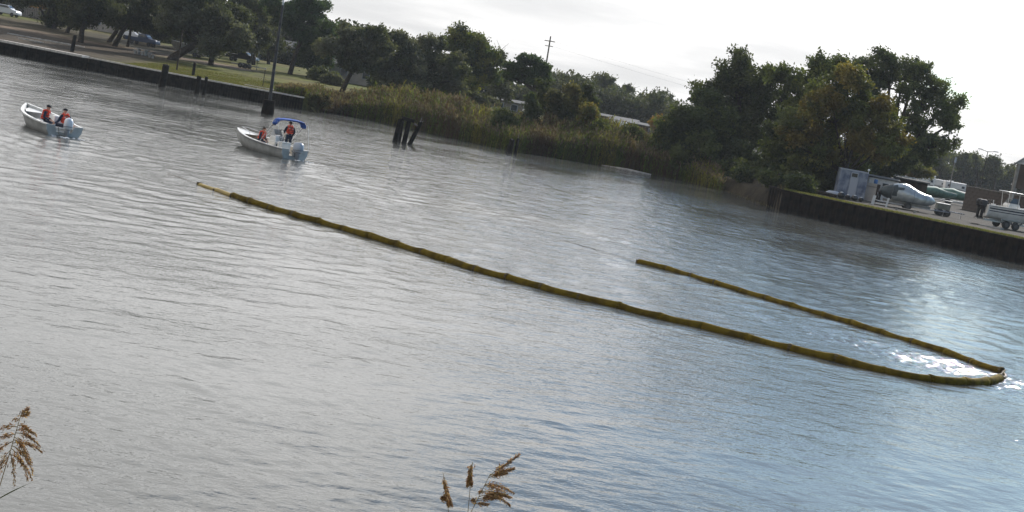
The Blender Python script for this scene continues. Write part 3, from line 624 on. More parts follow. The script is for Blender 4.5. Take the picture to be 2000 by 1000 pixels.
# -- park oaks at the left: (trunk px, Y, crown blobs, lean, trunk radius)
PK = 'live oaks of the waterside park'
park = [
    (92, 232, [(60, -10, 60, 30, 0), (110, 5, 50, 24, 0)], (-.4, 0, 0), .30, 'left of the close pair of oak trunks at the far left', 9000),
    (105, 228, [(110, -5, 60, 26, 0), (140, 12, 40, 20, 0)], (.3, 0, 0), .36, 'right of the close pair of oak trunks at the far left', 9000),
    (131, 222, [(150, 5, 50, 24, 0), (170, 22, 36, 18, 0)], (1.2, 0, 0), .30, 'oak trunk bending right behind the pair at the far left', 9000),
    (157, 199, [(180, -4, 66, 30, 0), (150, 18, 40, 20, 0), (215, 15, 46, 24, 0)], (.8, 0, 0), .36, 'thick oak trunk with flared foot nearest the timber dock', 14000),
    (213, 215, [(240, 5, 60, 30, 0), (260, 30, 44, 22, 0)], (2.2, 0, 0), .30, 'left of two oaks leaning right above the sandy drive', 11000),
    (224, 206, [(265, 0, 60, 30, 0), (290, 35, 44, 24, 0)], (2.8, 0, 0), .34, 'right of two oaks leaning right above the sandy drive', 13000),
    (249, 212, [(250, 20, 50, 26, 0), (310, 10, 50, 30, 0)], (.2, 0, 0), .20, 'slim straight oak beside the picnic table', 9000),
    (335, 195, [(395, 30, 60, 30, 0), (440, 50, 50, 28, -1), (360, 20, 60, 30, 0), (470, 75, 34, 22, -2), (425, 85, 40, 14, -2), (330, 45, 44, 24, 0)], (6.2, 0, 0), .50, 'big oak with a thick limb leaning far to the right over the lawn', 30000),
    (411, 200, [(420, 10, 60, 30, 0), (450, 30, 50, 30, 0), (390, 60, 40, 16, 0)], (.1, 0, 0), .34, 'upright oak in front of the parked boat', 16000),
    (494, 225, [(490, 10, 50, 34, 0), (470, 60, 36, 26, 0), (505, 75, 26, 26, 0)], (.2, 0, 0), .34, 'oak at the right end of the parked trailers', 15000),
    (524, 240, [(520, 30, 40, 34, 0), (535, 85, 26, 16, 0), (500, 50, 30, 20, 0)], (.1, 0, 0), .26, 'oak standing well back on the lawn behind the tall piling', 11000),
    (350, 236, [(300, 50, 50, 26, 0), (350, 60, 50, 20, 0)], (.1, 0, 0), .26, 'oak further back beyond the sandy drive behind the big leaning oak', 9000),
    (455, 246, [(440, 70, 50, 20, 0), (400, 62, 40, 16, 0)], (.1, 0, 0), .24, 'oak further back beyond the parked boat', 9000),
]
for i, (px, Y, blobs, lean, tr, lab, n) in enumerate(park):
    tree('live_oak', lab, 'tree', XY(px, Y), blobs+[(px+10, -55, 56, 34, 0)]+([(px+14, 34, 30, 14, 2)] if px < 260 else []), int(n*1.6), .32, G_MOSS if i in (7, 9) else [(0.045, 0.05, 0.026), (0.06, 0.064, 0.035), (0.035, 0.04, 0.02)], tr, 1.15, 1.2, droop=.3, group=PK, seed=120+i, lean=lean, shell=.4)  # upper crown mass out of view, added to shade the ground

# -- wooded background beyond everything
def wood(name, label, xs, Yf, htf, n, ls, pal, seed):
    g = np.random.default_rng(seed); x0, x1 = xs
    nc = n//90; cxs = g.uniform(x0, x1, nc); Yc = np.array([Yf(x) for x in cxs])+g.uniform(0, 14, nc)
    hz = np.array([htf(x) for x in cxs]); gz = ground(cxs, Yc); z = gz + (hz-gz)*g.random(nc)**0.6
    r = g.uniform(1.1, 2.6, nc); pal = np.array(pal); tone = pal[g.integers(0, len(pal), nc)]*g.uniform(.7, 1.3, (nc, 1))
    ci = np.repeat(np.arange(nc), 90); m_ = len(ci)
    u = g.normal(size=(m_, 3)); u /= np.linalg.norm(u, axis=1, keepdims=True)
    P = np.stack([cxs, Yc, z], 1)[ci] + u*(g.random(m_)**.5*r[ci])[:, None]
    V, F, T = leaf_cards(P, ls*g.uniform(.6, 1.3, m_), tone[ci]*g.uniform(.8, 1.2, (m_, 1)), 1.5, 0, 0, g)
    o = np_mesh(name, V, F, M['leaf'], tone=T); tag(o, label, kind='stuff'); return o
def prof(pts, Y):                                                        # skyline pixels -> height above water as a function of x
    q = [PY(px, py, Y) for px, py in pts]; X = [p.x for p in q]; Z = [p.z for p in q]
    return lambda x: float(np.interp(x, X, Z)) + 1.0*math.sin(x*.31)+.8*math.sin(x*.83+1)
wood('park_backwoods', 'dense dark woods closing off the back of the park', (-125, -28), lambda x: 270, prof([(-200, -60), (100, -40), (300, 0), (500, 40), (700, 70), (760, 110)], 270), 80000, .6, [(0.04, .046, .026), (.055, .058, .034)], 5)
wood('park_thicket', 'dark thicket and hedges closing the view under the park canopies', (-112, -30), lambda x: 256+3*math.sin(x*.4), lambda x: 5.2+1.3*math.sin(x*.23)+1.4*math.sin(x*.61+2), 36000, .5, [(0.035, .04, .022), (.05, .05, .03)], 15)
wood('middle_backwoods', 'hazy grey green woods beyond the reeds in the middle distance', (-60, 44), lambda x: 300, prof([(500, 60), (700, 120), (850, 140), (1000, 165), (1080, 158), (1120, 160), (1180, 172), (1240, 190), (1300, 205), (1400, 240)], 300), 85000, .5, G_FAR, 6)
wood('yard_backwoods', 'hazy blue green woods far beyond the boat yard', (60, 190), lambda x: 400-0.2*x, prof([(1250, 215), (1400, 245), (1600, 270), (1780, 290), (1850, 310), (1870, 306), (1900, 312), (1940, 318), (1980, 335), (2050, 345), (2300, 390)], 380), 100000, .56, G_FAR, 7)
for i, (px, py, rx, ry, Y, lab) in enumerate([(1095, 155, 16, 9, 330, 'far broad tree just right of the utility pole'), (1135, 168, 14, 12, 330, 'far dark rounded tree right of the utility pole'), (1180, 158, 20, 9, 340, 'far flat topped tree at the highest point of the middle woods'),
    (1225, 178, 18, 12, 345, 'far tree with thin ragged top in the middle woods'), (1265, 195, 14, 10, 350, 'far tree near the right end of the middle woods'), (1300, 192, 10, 10, 350, 'last far tree before the tall right hand group'),
    (1878, 306, 14, 10, 360, 'far tree left of the double street lamp'), (1905, 312, 16, 10, 365, 'far tree right behind the double street lamp'), (1940, 318, 16, 10, 360, 'far tree between the street lamp and the boat shed'), (1835, 305, 16, 14, 340, 'far tree right behind the largest spreading tree')]):
    tree('distant_tree', lab, 'tree', XY(px, Y), [(px, py, rx, ry, 0), (px-rx*.4, py+ry*1.3, rx, ry*1.2, 0), (px+rx*.4, py+ry*2, rx, ry*1.2, 0)], 5000, .42, G_FAR, .25, 1.3, 1.3, group='distant trees on the skyline', seed=160+i, nb=8, bare=10 if i == 3 else 0)
q_ = PY(608, 200, 161.5); tree('wall_end_bush', 'dry brownish bush hanging over the right end of the timber bulkhead', 'shrub', (q_.x, 161.5, .4), [(606, 196, 18, 12, 0), (622, 200, 16, 10, 0), (590, 190, 12, 8, 0), (632, 196, 16, 13, .5)], 8000, .2, [(.085, .065, .03), (.06, .06, .025)], .05, .45, 1.5, seed=301, nb=8)
tree('autumn_tree', 'small orange leaved tree by the far parked car', 'tree', XY(66, 262), [(50, 10, 34, 16, 0), (80, 18, 26, 12, 0)], 7000, .3, G_ORANGE, .16, .9, 1.2, seed=180)
tree('autumn_shrub', 'small orange and yellow bush behind the low rooftops', 'shrub', XY(1280, 250), [(1278, 240, 18, 12, 0), (1290, 252, 14, 10, 0)], 3000, .32, [(.22, .13, .03), (.12, .12, .03)], .1, .8, 1.2, seed=181, nb=6)

# -- reeds: stems with long arching leaves and feathery tops, as nobody could count them
def reeds():
    g = np.random.default_rng(33); n = 15500
    x = g.uniform(-28.5, 19.5, n); t = g.uniform(-0.6, 7.5, n)**1.0; y = shore(x)+t
    keep = ~((x < -21) & (t > 6)) & ~((x < -24.9) & (t < 0.7)); x, y, t = x[keep], y[keep], t[keep]; n = len(x)
    gz = ground(x, y); gz = np.maximum(gz, -0.1)
    hx = np.interp(x, [-28.5, -25.5, -23, -19, -15, -8, -2, 2, 8, 13, 17, 22], [.7, 1.2, 1.9, 2.6, 3.5, 3.3, 2.6, 3.2, 3.9, 3.5, 2.4, .9])
    clump = np.sin(x*1.9+t*.8)*.5+np.sin(x*.73+2)*.5+np.sin(x*4.1+t*2.3)*.35
    h = hx*(0.80+0.11*clump+g.normal(size=n)*.09)*np.interp(t, [-.6, 1.5, 7.5], [.72, .95, 1.0])
    leanx = g.normal(size=n)*.10+.03; leany = g.normal(size=n)*.08
    green = np.array([.115, .145, .026]); yel = np.array([.22, .20, .040]); red = np.array([.105, .062, .034]); brn = np.array([.10, .082, .042])
    pt = np.sin(x*.55+1.0)*.6+np.sin(x*1.33+.4)*.4+g.normal(size=n)*.35
    col = np.where((pt > .35)[:, None], red, np.where((pt < -.55)[:, None], yel, green))
    col = np.where((g.random(n) < .25)[:, None], brn, col)*g.uniform(.7, 1.25, (n, 1))
    V, F, T = [], [], []; off = 0
    def quad(p0, p1, p2, p3, c):
        nonlocal off
        k = len(p0); V.append(np.stack([p0, p1, p2, p3], 1).reshape(-1, 3)); F.append(np.arange(4*k).reshape(k, 4)+off); T.append(np.repeat(c, 4, 0)); off += 4*k
    B = np.stack([x, y, gz], 1); tip = B+np.stack([leanx*h, leany*h, h], 1)
    wdt = .018; ang = g.random(n)*PI; d = np.stack([np.cos(ang), np.sin(ang)*.4, 0*ang], 1)*wdt
    quad(B-d, B+d, tip+d*.5, tip-d*.5, col*.9)
    for j in range(6):
        f = .22+.13*j+g.random(n)*.1; P = B+(tip-B)*f[:, None]; az = g.random(n)*2*PI; ln = h*g.uniform(.16, .27, n)
        u = np.stack([np.cos(az), np.sin(az)*.8, 0*az], 1)
        q = P+u*(ln*.55)[:, None]+np.array([0, 0, 1])*(ln*.62)[:, None]; e = q+u*(ln*.55)[:, None]+np.array([0, 0, 1])*(ln*g.uniform(-.25, .3, n))[:, None]
        s = np.stack([-np.sin(az), np.cos(az), 0*az], 1)*.034
        c = col*g.uniform(.8, 1.25, (n, 1))
        quad(P-s*.6, P+s*.6, q+s, q-s, c); quad(q-s, q+s, e+s*.12, e-s*.12, c)
    pl = g.random(n) < .42; m_ = pl.sum(); tp = tip[pl]; pc = np.array([.17, .13, .085])*g.uniform(.6, 1.3, (m_, 1))
    for j in range(3):
        a = g.random(m_)*2*PI; s = np.stack([np.cos(a), np.sin(a), 0*a], 1)*.06; up = np.array([0, 0, 1])*g.uniform(.2, .38, m_)[:, None]+g.normal(size=(m_, 3))*.05
        quad(tp-up*.25, tp+s+up*.3, tp+up, tp-s+up*.35, pc)
    o = np_mesh('reed_bed', np.vstack(V), np.vstack(F), M['reed'], tone=np.vstack(T)*1.2); tag(o, 'tall tangled reeds along the middle of the far bank', kind='stuff')
reeds()
def tufts(name, label, f, n, h, pal, seed):
    g = np.random.default_rng(seed); xs, ys = f(g, n); z = ground(xs, ys); n = len(xs)
    a = g.random(n)*PI; s = np.stack([np.cos(a), np.sin(a), 0*a], 1)*.03; B = np.stack([xs, ys, z-.02], 1)
    H_ = h*g.uniform(.4, 1.3, n); tip = B+np.stack([g.normal(size=n)*.35*H_, g.normal(size=n)*.3*H_, H_], 1); q = (B+tip)/2+np.array([0, 0, .03])
    pal = np.array(pal); c = pal[g.integers(0, len(pal), n)]*g.uniform(.7, 1.3, (n, 1))
    V = np.stack([B-s, B+s, q+s*.8, q-s*.8, tip], 1).reshape(-1, 3)
    i = np.arange(n)[:, None]*5; F = np.vstack([i+np.array([0, 1, 2]), i+np.array([0, 2, 3]), i+np.array([3, 2, 4])])
    o = np_mesh(name, V, F, M['grass'], tone=np.repeat(c, 5, 0)); tag(o, label, kind='stuff')
def f_wall(g, n):
    x = g.uniform(22.3, 60, n); t = np.abs(g.normal(size=n))*1.3+.35; return x, shore(x)+t
tufts('seawall_grass', 'rough yellow green grass along the top of the seawall', f_wall, 26000, .17, [(.13, .15, .035), (.2, .19, .06), (.10, .12, .03), (.22, .17, .08)], 3)
def f_park(g, n):
    x = g.uniform(-46, -24, n); t = g.uniform(.4, 26, n)**1.0*g.random(n)**.4; return x, shore(x)+.4+t
tufts('park_grass', 'short grass of the park lawn with dry patches', f_park, 30000, .10, [(.11, .13, .03), (.15, .15, .04), (.17, .13, .06)], 4)
def f_bank(g, n):
    x = g.uniform(-22, 22, n); t = g.uniform(-.2, 2.0, n); return x, shore(x)+t
tufts('waterline_weeds', 'dead weeds at the foot of the reeds', f_bank, 14000, .5, [(.10, .08, .045), (.06, .06, .03), (.13, .10, .06)], 8)

# ================================================================== people
def skinned(name, verts, edges, radii, m, parent, sub=2, extra=None):
    me = bpy.data.meshes.new(name+'_s'); me.from_pydata([tuple(v) for v in verts], edges, []); me.update()
    o = bpy.data.objects.new(name, me); COL.objects.link(o)
    md = o.modifiers.new('skin', 'SKIN'); md.use_smooth_shade = True; md.branch_smoothing = 0.4
    lay = me.skin_vertices[0].data if len(me.skin_vertices) else None
    if lay is not None:
        for i, r in enumerate(radii): lay[i].radius = r if isinstance(r, tuple) else (r, r)
        lay[0].use_root = True
    sm = o.modifiers.new('sub', 'SUBSURF'); sm.levels = sub; sm.render_levels = sub
    dg = bpy.context.evaluated_depsgraph_get(); dg.update()
    new = bpy.data.meshes.new_from_object(o.evaluated_get(dg)); o.modifiers.clear(); o.data = new; bpy.data.meshes.remove(me)
    if extra:                                                             # face details joined into the same mesh
        bm = bmesh.new(); bm.from_mesh(new); base = []
        mb = MB(); extra(mb); vs = [bm.verts.new(v) for v in mb.v]
        for f in mb.f:
            try: bm.faces.new([vs[i] for i in f]).smooth = True
            except ValueError: pass
        bm.to_mesh(new); bm.free()
    new.materials.clear(); new.materials.append(m); new.update()
    o.parent = parent; return o
def person(label, loc, rz, parentless_pose, seat=True, cap=True, arms=None, legs=None, headturn=0.0, lean=0.06, hair=False):
    root = empty('person', loc, rz, label, 'person'); root.scale = (1.1, 1.1, 1.06)
    B = 0.08 if seat else 0.93
    V = Vector
    ly = lean
    J = dict(pel=V((0, 0, B)), sp=V((0, ly*.4, B+.2)), ch=V((0, ly, B+.40)), nk=V((0, ly+.03, B+.54)), hb=V((0, ly+.045, B+.60)), hd=V((0, ly+.06, B+.69)), ht=V((0, ly+.055, B+.76)))
    for sgn, k in ((-1, 'l'), (1, 'r')):
        J['s'+k] = V((sgn*.18, ly, B+.47))
        a = (arms or {}).get(k) or (V((sgn*.26, ly+.06, B+.20)), V((sgn*.15, ly+.30, B+.14)))
        J['e'+k], J['w'+k] = V(a[0]), V(a[1])
        J['h'+k] = V((sgn*.09, .02, B-.02))
        g = (legs or {}).get(k)
        if g: J['k'+k], J['a'+k], J['t'+k] = [V(q) for q in g]
        elif seat: J['k'+k], J['a'+k], J['t'+k] = V((sgn*.15, .44, .10)), V((sgn*.15, .40, -.32)), V((sgn*.17, .56, -.38))
        else: J['k'+k], J['a'+k], J['t'+k] = V((sgn*.11, .04, .49)), V((sgn*.12, 0, .09)), V((sgn*.14, .16, .03))
    names = list(J); ix = {n: i for i, n in enumerate(names)}
    E = [('pel', 'sp'), ('sp', 'ch'), ('ch', 'nk'), ('nk', 'hb'), ('hb', 'hd'), ('hd', 'ht')]
    for k in 'lr': E += [('ch', 's'+k), ('s'+k, 'e'+k), ('e'+k, 'w'+k), ('pel', 'h'+k), ('h'+k, 'k'+k), ('k'+k, 'a'+k), ('a'+k, 't'+k)]
    rad = dict(pel=(.13, .10), sp=(.13, .09), ch=(.15, .10), nk=.055, hb=.055, hd=(.078, .095), ht=(.066, .078))
    for k in 'lr': rad.update({'s'+k: .062, 'e'+k: .043, 'w'+k: .030, 'h'+k: .088, 'k'+k: .060, 'a'+k: .040, 't'+k: .034})
    hc = J['hd']; mt = Matrix.Rotation(headturn, 3, 'Z')
    def face(mb):
        def at(v): return hc + mt @ V(v)
        mb.tube([at((0, .085, .035)), at((0, .118, -.012)), at((0, .092, -.022))], [.008, .016, .010], 6)      # nose
        for sg in (-1, 1):
            mb.ball(at((sg*.084, .0, -.005)), (.012, .022, .034), 6, 5); mb.ball(at((sg*.032, .088, .022)), (.013, .010, .009), 6, 4)
        mb.ball(at((0, .086, -.052)), (.026, .012, .009), 8, 4); mb.ball(at((0, .068, -.088)), (.036, .034, .024), 8, 5)
        for k, sg in (('l', -1), ('r', 1)):                               # hands: palm, four unequal curled fingers and a thumb
            w = J['w'+k]; d = (w-J['e'+k]).normalized(); side = d.cross(V((0, 0, 1))); side = side.normalized() if side.length > .01 else V((1, 0, 0)); nd = side.cross(d)
            mb.tube([w-d*.02, w+d*.03, w+d*.09], [(.026, .020), (.040, .016), (.042, .014)], 8)
            for i, (o, l) in enumerate(((-.030, .062), (-.010, .074), (.010, .070), (.029, .055))):
                b = w+d*.085+side*o; mb.tube([b, b+d*l*.55-nd*.010, b+d*l*.85-nd*.035, b+d*l*.75-nd*.055], [.0095, .009, .008, .006], 5)
            b = w+d*.03+side*.034*(-sg); mb.tube([b, b+d*.03+side*.022*(-sg)-nd*.01, b+d*.058+side*.014*(-sg)-nd*.022], [.012, .011, .008], 5)
    body = skinned('body', [J[n] for n in names], [(ix[a], ix[b]) for a, b in E], [rad[n] for n in names], M['skin'], root, 2, face)
    # shirt, trousers, boots: cloth just outside the body
    n2 = ['ch', 'sp', 'pel', 'nk', 'sl', 'sr', 'el', 'er', 'wl', 'wr']; P = {n: J[n].copy() for n in n2}
    P['wl'] = P['el'].lerp(J['wl'], .82); P['wr'] = P['er'].lerp(J['wr'], .82); P['nk'] = J['ch'].lerp(J['nk'], .75)
    E2 = [('ch', 'sp'), ('sp', 'pel'), ('ch', 'nk'), ('ch', 'sl'), ('ch', 'sr'), ('sl', 'el'), ('sr', 'er'), ('el', 'wl'), ('er', 'wr')]
    r2 = dict(ch=(.168, .118), sp=(.15, .11), pel=(.145, .115), nk=.072, sl=.078, sr=.078, el=.058, er=.058, wl=.046, wr=.046)
    i2 = {n: i for i, n in enumerate(n2)}; skinned('shirt', [P[n] for n in n2], [(i2[a], i2[b]) for a, b in E2], [r2[n] for n in n2], M['navy'], root, 2)
    n3 = ['pel', 'hl', 'hr', 'kl', 'kr', 'al', 'ar']; E3 = [('pel', 'hl'), ('pel', 'hr'), ('hl', 'kl'), ('hr', 'kr'), ('kl', 'al'), ('kr', 'ar')]
    r3 = dict(pel=(.148, .118), hl=.102, hr=.102, kl=.074, kr=.074, al=.056, ar=.056); i3 = {n: i for i, n in enumerate(n3)}
    skinned('trousers', [J[n] for n in n3], [(i3[a], i3[b]) for a, b in E3], [r3[n] for n in n3], M['navy'], root, 2)
    for k in 'lr':
        a, t_ = J['a'+k], J['t'+k]; d = (t_-a); d.z = 0; d = d.normalized()
        MB().tube([a+V((0, 0, .10)), a+V((0, 0, .0)), a-d*.03+V((0, 0, -.05)), ], [.055, .052, .05], 8).tube([a-d*.05+V((0, 0, -.045)), a+d*.08+V((0, 0, -.05)), t_+d*.05], [(.045, .035), (.048, .036), (.036, .022)], 8).build('boot', M['black'], root, True)
    # life vest: padded shell round the chest, open at the neck, with straps over the shoulders
    c0, c1 = J['sp']-V((0, 0, .06)), J['ch']+V((0, 0, .03)); vb = MB(); rings = []
    for f, a, b in ((0, .185, .150), (.08, .200, .168), (.5, .205, .172), (.85, .200, .165), (1, .178, .145)):
        c = c0.lerp(c1, f); rings.append([c+V((a*math.cos(q*PI/10)*(1 if abs(math.cos(q*PI/10)) < .8 else .96), b*math.sin(q*PI/10), 0)) for q in range(20)])
    vb.loft(rings)
    for sg in (-1, 1):
        vb.tube([c1+V((sg*.11, -.13, -.05)), c1+V((sg*.105, -.10, .09)), c1+V((sg*.10, .0, .135)), c1+V((sg*.10, .10, .09)), c1+V((sg*.105, .145, -.05))], [(.045, .030)]*5, 8)
    vb.tube([c1+V((-.08, -.10, .08)), c1+V((0, -.125, .115)), c1+V((.08, -.10, .08))], [(.05, .028)]*3, 8)
    vest = vb.build('life_vest', M['vest'], root, True)
    st = MB()
    for f in (.30, .62):
        c = c0.lerp(c1, f); st.loft([[c+V((.211*math.cos(q*PI/10), .178*math.sin(q*PI/10), z)) for q in range(20)] for z in (-.014, .014)], cap=False)
    st.build('belt', M['black'], vest)
    tp = MB()
    for sg in (-1, 1): tp.box(c1+V((sg*.095, .166, -.03)), (.07, .02, .05)); tp.box(c1+V((sg*.095, -.168, -.02)), (.06, .02, .035))
    tp.build('reflective_patch', M['reflect'], vest)
    top = J['hd']+V((0, 0, .05))
    if cap:
        cb = MB(); rings = []
        for z, r in ((-.035, .094), (0, .100), (.035, .094), (.062, .070), (.074, .025)): rings.append([top+mt @ V((r*.93*math.cos(q*PI/8), r*1.12*math.sin(q*PI/8), z)) for q in range(16)])
        cb.loft(rings); hat = cb.build('cap', M['cap'], root, True)
        MB().loft([[top+mt @ V((.075*math.cos(a)*(1-.15*k), .085+.085*k*math.sin(a)+.01*k, -.020-.012*k+zz)) for a in [PI*j/8 for j in range(9)]] for k, zz in ((0, 0), (1, 0), (1, -.008), (0, -.008))], cap=False, closed=False).build('cap_visor', M['cap'], hat)
    else:
        cb = MB(); rings = []
        for z, r in ((-.075, .080), (-.03, .097), (.01, .100), (.045, .085), (.066, .045)): rings.append([top+mt @ V((r*.92*math.cos(q*PI/8), -.016+r*1.05*math.sin(q*PI/8)*(1 if z > -.01 else (.75 if math.sin(q*PI/8) > 0 else 1)), z)) for q in range(16)])
        cb.loft(rings); cb.build('hair', M['hair'], root, True)
    return root

# ================================================================== boats on the water
def hull_shape(Lh, beam, zs, zb, draft, n=16, ntr=0.86, vee=0.10, flare=1.0):
    """outer sheer line (x, y, z) from stern to bow for the starboard side, plus keel line"""
    st = []
    for i in range(n+1):
        u = i/n; y = Lh*u
        w = beam/2*(ntr + (1-ntr)*math.sin(min(u/.45, 1)*PI/2)) if u < .45 else beam/2*max(0.0, 1-((u-.45)/.55)**1.9)
        z = zs+(zb-zs)*u**1.8; kz = -draft*(1-max(0, (u-.62)/.38)**2.2) + (zb*.55)*max(0, (u-.72)/.28)**2.4
        chw = w*(.80 - .35*max(0, (u-.4)/.6)); chz = 0.02 - .03*(1-u) + .45*zb*max(0, (u-.5)/.5)**2
        st.append((y, w, z, chw, max(chz, kz+.02), kz))
    return st
def small_boat(name, label, cat, loc, rz, Lh, beam, zs, zb, mats, wellw=.8, inset=.10, floor=.16):
    root = empty(name, loc, rz, label, cat); st = hull_shape(Lh, beam, zs, zb, .22)
    out, inn = [], []
    for (y, w, z, cw, cz, kz) in st:
        w = max(w, .012); cw = max(cw, .006)
        out.append([Vector((-w, y, z)), Vector((-(w+cw)/2-.01, y, (z+cz)/2)), Vector((-cw, y, cz)), Vector((0, y, kz)), Vector((cw, y, cz)), Vector(((w+cw)/2+.01, y, (z+cz)/2)), Vector((w, y, z))])
        iw = max(w-inset, .004); icw = max(min(cw, iw)-.05, .003); fz = max(floor, cz+.04)
        inn.append([Vector((iw, y, z-.001)), Vector((icw, y, min(fz, z-.02))), Vector((-icw, y, min(fz, z-.02))), Vector((-iw, y, z-.001))])
    hb = MB(); hb.loft(out, cap=False, closed=False); h = hb.build('hull', mats[0], root, True)
    ib = MB(); ib.loft(inn, cap=False, closed=False); ib.build('inner_hull', mats[1], root)
    # transom with a lowered motor well in the middle
    y, w, z, cw, cz, kz = st[0]; tb = MB(); wz = max(cz+.16, .2)
    for y0, flip in ((0.0, 0), (inset, 1)):
        zt = z
        p = [(-w, zt), (-w*.98, (zt+cz)/2), (-cw, cz), (0, kz), (cw, cz), (w*.98, (zt+cz)/2), (w, zt), (wellw/2+.08, zt), (wellw/2, wz), (-wellw/2, wz), (-wellw/2-.08, zt)]
        vs = [(a, y0, b) for a, b in p]; tb.add(vs, [tuple(range(11)) if not flip else tuple(reversed(range(11)))])
    n = 11; tb.f += [(k, (k+1) % n, n+(k+1) % n, n+k) for k in range(n)]
    tr = tb.build('transom', mats[0], root)
    # gunwale cap following the sheer, both sides, and a dark rub rail
    for sg in (-1, 1):
        g = MB(); rings = []
        for (y, w, z, cw, cz, kz) in st:
            w = max(w, .02); rings.append([Vector((sg*(w+.025), y, z-.04)), Vector((sg*(w+.025), y, z+.015)), Vector((sg*max(w-inset-.02, 0), y, z+.018)), Vector((sg*max(w-inset-.02, 0), y, z-.03))])
        g.loft(rings); g.build('gunwale', mats[2], root)
        r = MB(); r.tube([(sg*(max(w, .02)+.03), y, z-.045) for (y, w, z, *_) in st], .018, 5); r.build('rub_rail', mats[3], root)
    return root, st
def outboard(root, x, y, z, mcowl, s=1.0, tilt=0.0, rz=0.0):
    e = bpy.data.objects.new('outboard_motor', None); COL.objects.link(e); e.parent = root; e.location = (x, y, z); e.rotation_euler = (tilt, 0, rz); e.scale = (s, s, s)
    c = MB(); rings = []
    for zz, a, b, yo in ((.10, .15, .20, 0), (.16, .20, .29, -.01), (.34, .215, .33, -.02), (.52, .20, .32, -.02), (.62, .16, .27, -.01), (.67, .09, .17, .0)):
        rings.append([Vector((a*math.copysign(abs(math.cos(q*PI/10))**.75, math.cos(q*PI/10)), yo+b*math.copysign(abs(math.sin(q*PI/10))**.8, math.sin(q*PI/10)), zz)) for q in range(20)])
    c.loft(rings); c.build('cowl', mcowl, e, True)
    MB().loft([[Vector((.218*math.copysign(abs(math.cos(q*PI/10))**.75, math.cos(q*PI/10)), -.015+.318*math.copysign(abs(math.sin(q*PI/10))**.8, math.sin(q*PI/10)), zz)) for q in range(20)] for zz in (.225, .25)], cap=False).build('cowl_seam', M['rub'], e)
    MB().loft([[Vector((a*math.cos(q*PI/6), b*math.sin(q*PI/6)+yo, zz)) for q in range(12)] for zz, a, b, yo in ((.12, .13, .18, 0), (-.05, .10, .15, 0), (-.35, .06, .12, -.02), (-.62, .05, .13, -.02), (-.78, .045, .16, -.02))]).build('drive_leg', M['legm'] if mcowl != M['black'] else M['black'], e, True)
    p = MB(); p.tube([(0, .15, -.78), (0, -.2, -.78)], [.05, .045], 8)
    for q in range(3):
        a = q*2*PI/3; p.add([(0.03*math.cos(a), -.22, -.78+.03*math.sin(a)), (.15*math.cos(a+.4), -.20, -.78+.15*math.sin(a+.4)), (.16*math.cos(a-.2), -.25, -.78+.16*math.sin(a-.2))], [(0, 1, 2)])
    p.build('propeller', M['black'], e)
    MB().box((0, .22, .02), (.22, .16, .34)).box((0, .30, .16), (.26, .12, .08)).build('bracket', M['legm'], e)
    return e

A_ = R(39); c1 = PZ(124, 266, 0)
skiff, st = small_boat('open_skiff', 'small white open skiff with a white outboard and two people aboard, further left', 'boat', (c1.x, c1.y, -.02), A_, 5.5, 2.1, .52, 1.0, (M['hullgrey'], M['hull_in'], M['hull'], M['hullgrey']), .80)
MB().box((-.02, .95, .33), (1.62, .34, .05)).box((-.02, .95, .23), (1.5, .05, .18)).build('stern_bench', M['hull_in'], skiff)
MB().box((-.05, 2.05, .34), (1.66, .36, .05)).box((-.05, 2.05, .25), (1.6, .30, .16)).build('middle_bench', M['hull_in'], skiff)
bevel(MB().box((.42, 2.15, .55), (.42, .36, .50)).build('console', M['hull'], skiff), .03)
MB().add([(-.52, 4.0, .70), (.52, 4.0, .70), (.30, 4.65, .78), (0, 5.02, .83), (-.30, 4.65, .78)], [(0, 1, 2, 3, 4)]).build('bow_deck', M['hull'], skiff)
MB().box((-.70, 1.45, .42), (.10, .55, .32)).build('side_pad', M['hull'], skiff)
MB().box((-.25, 1.3, .24), (.32, .24, .16)).box((.2, 1.2, .22), (.2, .3, .12)).build('stowed_gear', M['tan'], skiff)
outboard(skiff, .10, -.16, .26, M['cowl'], 1.0, R(-6), R(-12))
MB().tube([(-.30, 0.0, .44), (-.28, -.06, .1), (-.1, -.1, .05)], .015, 5).build('fuel_hose', M['rope'], skiff)
def loc_in(b, x, y, z): return b.matrix_basis @ Vector((x, y, z))
bpy.context.view_layer.update()
person('person in red life vest and dark cap sitting amidships in the white skiff, facing aft', loc_in(skiff, -.42, 1.85, .37), A_+R(-125), None, True, True, lean=.12, headturn=R(-25),
       arms={'l': ((-.27, .10, .30), (-.10, .38, .20)), 'r': ((.27, .10, .30), (.10, .38, .18))})
person('person in red vest and cap steering the white skiff, seen from behind', loc_in(skiff, .36, .95, .355), A_+R(6), None, True, True, lean=.06, headturn=R(35),
       arms={'l': ((-.34, .0, .26), (-.42, .20, .12)), 'r': ((.30, -.10, .26), (.30, -.22, .16))})

